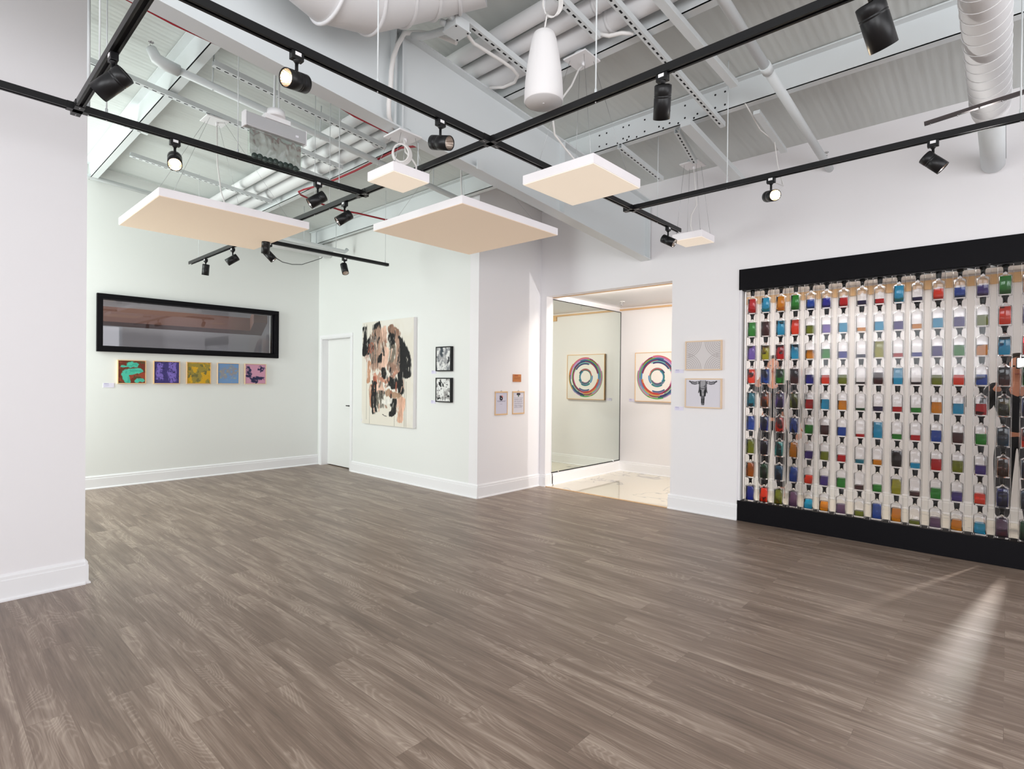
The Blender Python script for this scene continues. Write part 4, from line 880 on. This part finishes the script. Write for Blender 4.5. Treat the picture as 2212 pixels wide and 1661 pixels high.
# ================================================================== people standing in the lobby
def skin(name, verts, edges, mat, parent, o, root=0, lv=2):
    me = bpy.data.meshes.new(name); me.from_pydata([tuple(V(p)-V(o)) for p, r in verts], edges, []); me.materials.append(mat)
    ob = bpy.data.objects.new(name, me); COL.objects.link(ob); ob.parent = parent
    ob.modifiers.new('skin', 'SKIN'); md = ob.modifiers.new('sub', 'SUBSURF'); md.levels = lv; md.render_levels = lv
    lay = me.skin_vertices[0].data
    for i, (p, r) in enumerate(verts):
        lay[i].radius = r if isinstance(r, tuple) else (r, r); lay[i].use_root = (i == root)
    for p in me.polygons: p.use_smooth = True
    return ob
def person(lb, x, y, rz, H, armL, armR, sleeve=.62):
    # faces local -x when rz = 0; arms are (elbow, wrist) in local metres at scale 1 for 1.75 m
    k = H/1.75; P = thing('person', lb, 'person', (x,y,.001), rz); o = (0,0,0)
    S = lambda p: (p[0]*k, p[1]*k, p[2]*k)
    pts = {'pel':(0,0,.95),'wst':(0,0,1.08),'chs':(-.01,0,1.27),'nk0':(.0,0,1.43),'nk1':(-.015,0,1.50),'hd0':(-.03,0,1.57),'hd1':(-.02,0,1.66),'hd2':(-.01,0,1.72)}
    for s, nm in ((1,'L'),(-1,'R')):
        el, wr = armL if s > 0 else armR
        pts['sh'+nm] = (0,s*.19,1.41); pts['el'+nm] = el; pts['wr'+nm] = wr
        pts['hp'+nm] = (0,s*.09,.90); pts['kn'+nm] = (-.02,s*.10,.50); pts['an'+nm] = (.02,s*.105,.09); pts['to'+nm] = (-.15,s*.12,.035)
        e, w = V(el), V(wr); d = (w-e).normalized(); pts['pm'+nm] = tuple(w+d*.075)
    R = dict(pel=(.15,.11),wst=(.14,.10),chs=(.165,.115),nk0=.075,nk1=.055,hd0=(.070,.085),hd1=(.078,.095),hd2=(.055,.07))
    for nm in 'LR': R.update({'sh'+nm:.06,'el'+nm:.042,'wr'+nm:.028,'pm'+nm:(.036,.018),'hp'+nm:.085,'kn'+nm:.058,'an'+nm:.038,'to'+nm:(.04,.025)})
    E = [('pel','wst'),('wst','chs'),('chs','nk0'),('nk0','nk1'),('nk1','hd0'),('hd0','hd1'),('hd1','hd2')]
    for nm in 'LR': E += [('chs','sh'+nm),('sh'+nm,'el'+nm),('el'+nm,'wr'+nm),('wr'+nm,'pm'+nm),('pel','hp'+nm),('hp'+nm,'kn'+nm),('kn'+nm,'an'+nm),('an'+nm,'to'+nm)]
    ks = list(pts); vs = [(S(pts[q]), tuple(v*k for v in R[q]) if isinstance(R[q], tuple) else R[q]*k) for q in ks]; ed = [(ks.index(a), ks.index(b)) for a, b in E]
    # five fingers on each hand, rooted in the palm
    for nm, s in (('L',1),('R',-1)):
        e, w = V(pts['el'+nm]), V(pts['wr'+nm]); d = (w-e).normalized(); sd = d.cross(V((0,0,1)));
        sd = sd.normalized() if sd.length > .2 else V((1,0,0)); nn = d.cross(sd)
        pi = ks.index('pm'+nm)
        for q, (off, L) in enumerate(((-.027,.058),(-.009,.072),(.009,.076),(.027,.066))):
            a = V(pts['pm'+nm]) + d*.018 + sd*off; b = a + d*L*.5 + nn*.006; c = b + d*L*.40 + nn*.022
            i = len(vs); vs += [(S(a), .0095*k), (S(b), .0088*k), (S(c), .0075*k)]; ed += [(pi,i),(i,i+1),(i+1,i+2)]
        a = V(pts['wr'+nm]) + d*.03 + sd*-.030; b = a + d*.03 - sd*.022 + nn*.01; i = len(vs); vs += [(S(a), .011*k), (S(b), .009*k)]; ed += [(ks.index('wr'+nm), i), (i,i+1)]
    skin('body', vs, ed, M['skin'], P, o, 0)
    mb = MB()
    for s in (1,-1): mb.lathe([(.0001,-.008),(.008,-.004),(.0095,0),(.008,.004),(.0001,.008)], 10, S((-.108,s*.032,1.625)), None, 0, caps=False)
    mb.build('eye', M['dark'], P); MB().lathe([(.0001,.03),(.008,.02),(.016,-.004),(.010,-.016),(.0001,-.02)], 10, S((-.112,0,1.60)), None, caps=False).build('nose', M['skin'], P)
    MB().tube([S((-.100,-.024,1.553)),S((-.110,0,1.550)),S((-.100,.024,1.553))], .005, 8).build('mouth', pm('lip', lin((150,80,75)), .5), P)
    mb = MB()
    for s in (1,-1): mb.lathe([(.0001,-.03),(.014,-.018),(.017,0),(.012,.02),(.0001,.03)], 10, S((0,s*.080,1.61)), None, caps=False)
    mb.build('ear', M['skin'], P)
    tv = ['wst','chs','nk0','shL','shR']; V_ = [(S(pts['pel']), (.165*k,.125*k))] + [(S(pts[q]), ((.16,.12) if q == 'wst' else (.185,.132) if q == 'chs' else .085 if q == 'nk0' else .075)) for q in tv]
    ee = [(0,1),(1,2),(2,3),(2,4),(2,5)]
    for j, nm in ((4,'L'),(5,'R')):
        a, b = V(pts['sh'+nm]), V(pts['el'+nm]); c = V(pts['wr'+nm]); V_ += [(S(b), .056*k), (S(b.lerp(c, .93)), .042*k)]; ee += [(j, len(V_)-2), (len(V_)-2, len(V_)-1)]
    skin('black_top', V_, ee, M['blackcloth'], P, o, 0)
    V_ = [(S((0,0,1.0)), (.16*k,.125*k)), (S(pts['pel']), (.165*k,.13*k))]; ee = [(0,1)]
    for nm in 'LR':
        i = len(V_); V_ += [(S(pts['hp'+nm]), .10*k), (S(pts['kn'+nm]), .075*k), (S((pts['an'+nm][0],pts['an'+nm][1],.10)), .06*k)]; ee += [(1,i),(i,i+1),(i+1,i+2)]
    skin('black_trousers', V_, ee, M['blackcloth'], P, o, 1)
    for s in (1,-1):
        y_ = s*.11; mb = MB(); prof = [(.06,.03,.0),(.062,.036,.02),(.055,.036,.06),(.048,.034,.10)]
        rings = [[(x0+math.cos(2*PI*j/16)*rx-.03*(1 if z < .05 else -.9), y_+math.sin(2*PI*j/16)*ry, z) for j in range(16)] for (rx, ry, z), x0 in zip([(.125,.042,0),(.128,.045,.02),(.115,.043,.05),(.060,.045,.10)], (0,0,0,0))]
        loft([[S(p) for p in r] for r in rings]).build('shoe', M['black'], P)
    hz = MB(); hz.lathe([(.098*k,0),(.100*k,.03*k),(.094*k,.07*k),(.07*k,.105*k),(.03*k,.122*k),(.0001,.125*k)], 20, S((.012,0,1.635)), Quaternion((0,1,0), .42), caps=False); hz.build('hair', M['hair'], P)
    return P
person('person in black standing at the lobby wall behind the leftmost bottle tubes, arm raised', 7.30, 2.19, .28, 1.76, ((-.16,.26,1.22),(-.30,.16,1.40)), ((.02,-.27,1.13),(-.05,-.28,.88)))
person('person in black holding up a lamp behind the rightmost bottle tubes', 7.18, -.07, .0, 1.72, ((-.18,.24,1.22),(-.42,.14,1.42)), ((-.25,-.24,1.24),(-.50,-.10,1.47)))
vl = thing('video_light', 'bright hand held lamp shining through the bottle tubes at the right', 'lamp', (6.55,-.12,1.60)); o = vl.location.copy()
MB().box(6.53,-.15,1.56,6.60,-.05,1.66).build('lamp_body', M['black'], vl, o, bev=.004); MB().box(6.527,-.142,1.575,6.530,-.058,1.65).build('lamp_face', M['lamplit'], vl, o); MB().tube([(6.575,-.10,1.565),(6.60,-.11,1.47)], .012, 10).build('grip', M['black'], vl, o)
# ================================================================== light
def area(name, loc, rot, sx, sy, e, col=(1,1,1), spread=180):
    l = bpy.data.lights.new(name, 'AREA'); l.shape = 'RECTANGLE'; l.size = sx; l.size_y = sy; l.energy = e; l.color = col; l.spread = math.radians(spread)
    o = bpy.data.objects.new(name, l); COL.objects.link(o); o.location = loc; o.rotation_euler = rot; return o
area('daylight_alcove', (-.86,7.65,2.15), (0,-PI/2,0), 3.2, 1.45, 170, (.93,1.0,.96))
area('added_light_west', (-3.28,1.95,2.33), (0,-PI/2,0), 1.5, 3.2, 95, (.97,.98,1.0))  # area light in an unseen opening, placed to put glare on upper bottles
area('added_light_west', (-3.28,-1.95,1.85), (0,-PI/2,0), 2.4, 2.8, 170, (.97,.98,1.0))  # extra area light added to brighten the room, outside the bottles' reflection
area('added_light_front', (1.0,-4.28,1.75), (PI/2,0,0), 7.0, 2.6, 185, (1,.98,1.0))  # area light added behind the camera for general brightness
area('lobby_daylight', (6.75,-4.2,1.4), (PI/2,0,0), 1.5, 2.4, 30, (1,.94,.85))
area('lobby_hidden_fill', (5.97,3.6,2.57), (0,-.55,0), .10, 1.5, 36, (1,.91,.79))  # added lobby light, set where neither camera nor mirror shows it
area('lobby_ceiling_light', (6.75,1.2,2.59), (0,0,0), 1.0, 1.2, 13, (1,.94,.86))  # added fill for the lobby; its ceiling has no such fixture
area('next_room_fill', (2.6,10.6,3.15), (0,0,0), 3, 1.5, 70, (1,.97,.95))  # added so the room behind the pane is not black
l = bpy.data.lights.new('video_light_beam', 'SPOT'); l.energy = 235; l.color = (1,.98,.95); l.spot_size = math.radians(125); l.spot_blend = .25; l.shadow_soft_size = .02
lo = bpy.data.objects.new('video_light_beam', l); COL.objects.link(lo); lo.location = (6.43,-.12,1.66); lo.rotation_euler = V((.66,-.75,.1)).to_track_quat('Z','Y').to_euler()
wd = bpy.data.worlds.new('sky'); SC.world = wd; wd.use_nodes = True
bg = wd.node_tree.nodes['Background']; bg.inputs[0].default_value = (.85,.93,1,1); bg.inputs[1].default_value = 1.2
# ================================================================== camera
cd = bpy.data.cameras.new('camera'); co = bpy.data.objects.new('camera', cd); COL.objects.link(co)
cd.sensor_width = 36; cd.sensor_fit = 'HORIZONTAL'; cd.lens = 36*1178.04/2212; cd.clip_start = .05; cd.clip_end = 100
co.matrix_world = Matrix(((CR.x,CU.x,-CF.x,0),(CR.y,CU.y,-CF.y,0),(CR.z,CU.z,-CF.z,1.4),(0,0,0,1)))
SC.camera = co
vs = SC.view_settings; vs.view_transform = 'Standard'; vs.look = 'None'; vs.exposure = -.14; vs.gamma = 1; vs.use_curve_mapping = False
cy = SC.cycles
cy.max_bounces = 14; cy.diffuse_bounces = 5; cy.glossy_bounces = 5; cy.transmission_bounces = 14; cy.transparent_max_bounces = 24
cy.adaptive_threshold = .025; cy.caustics_reflective = False; cy.caustics_refractive = False; cy.sample_clamp_indirect = 6; cy.use_denoising = True; cy.blur_glossy = .3
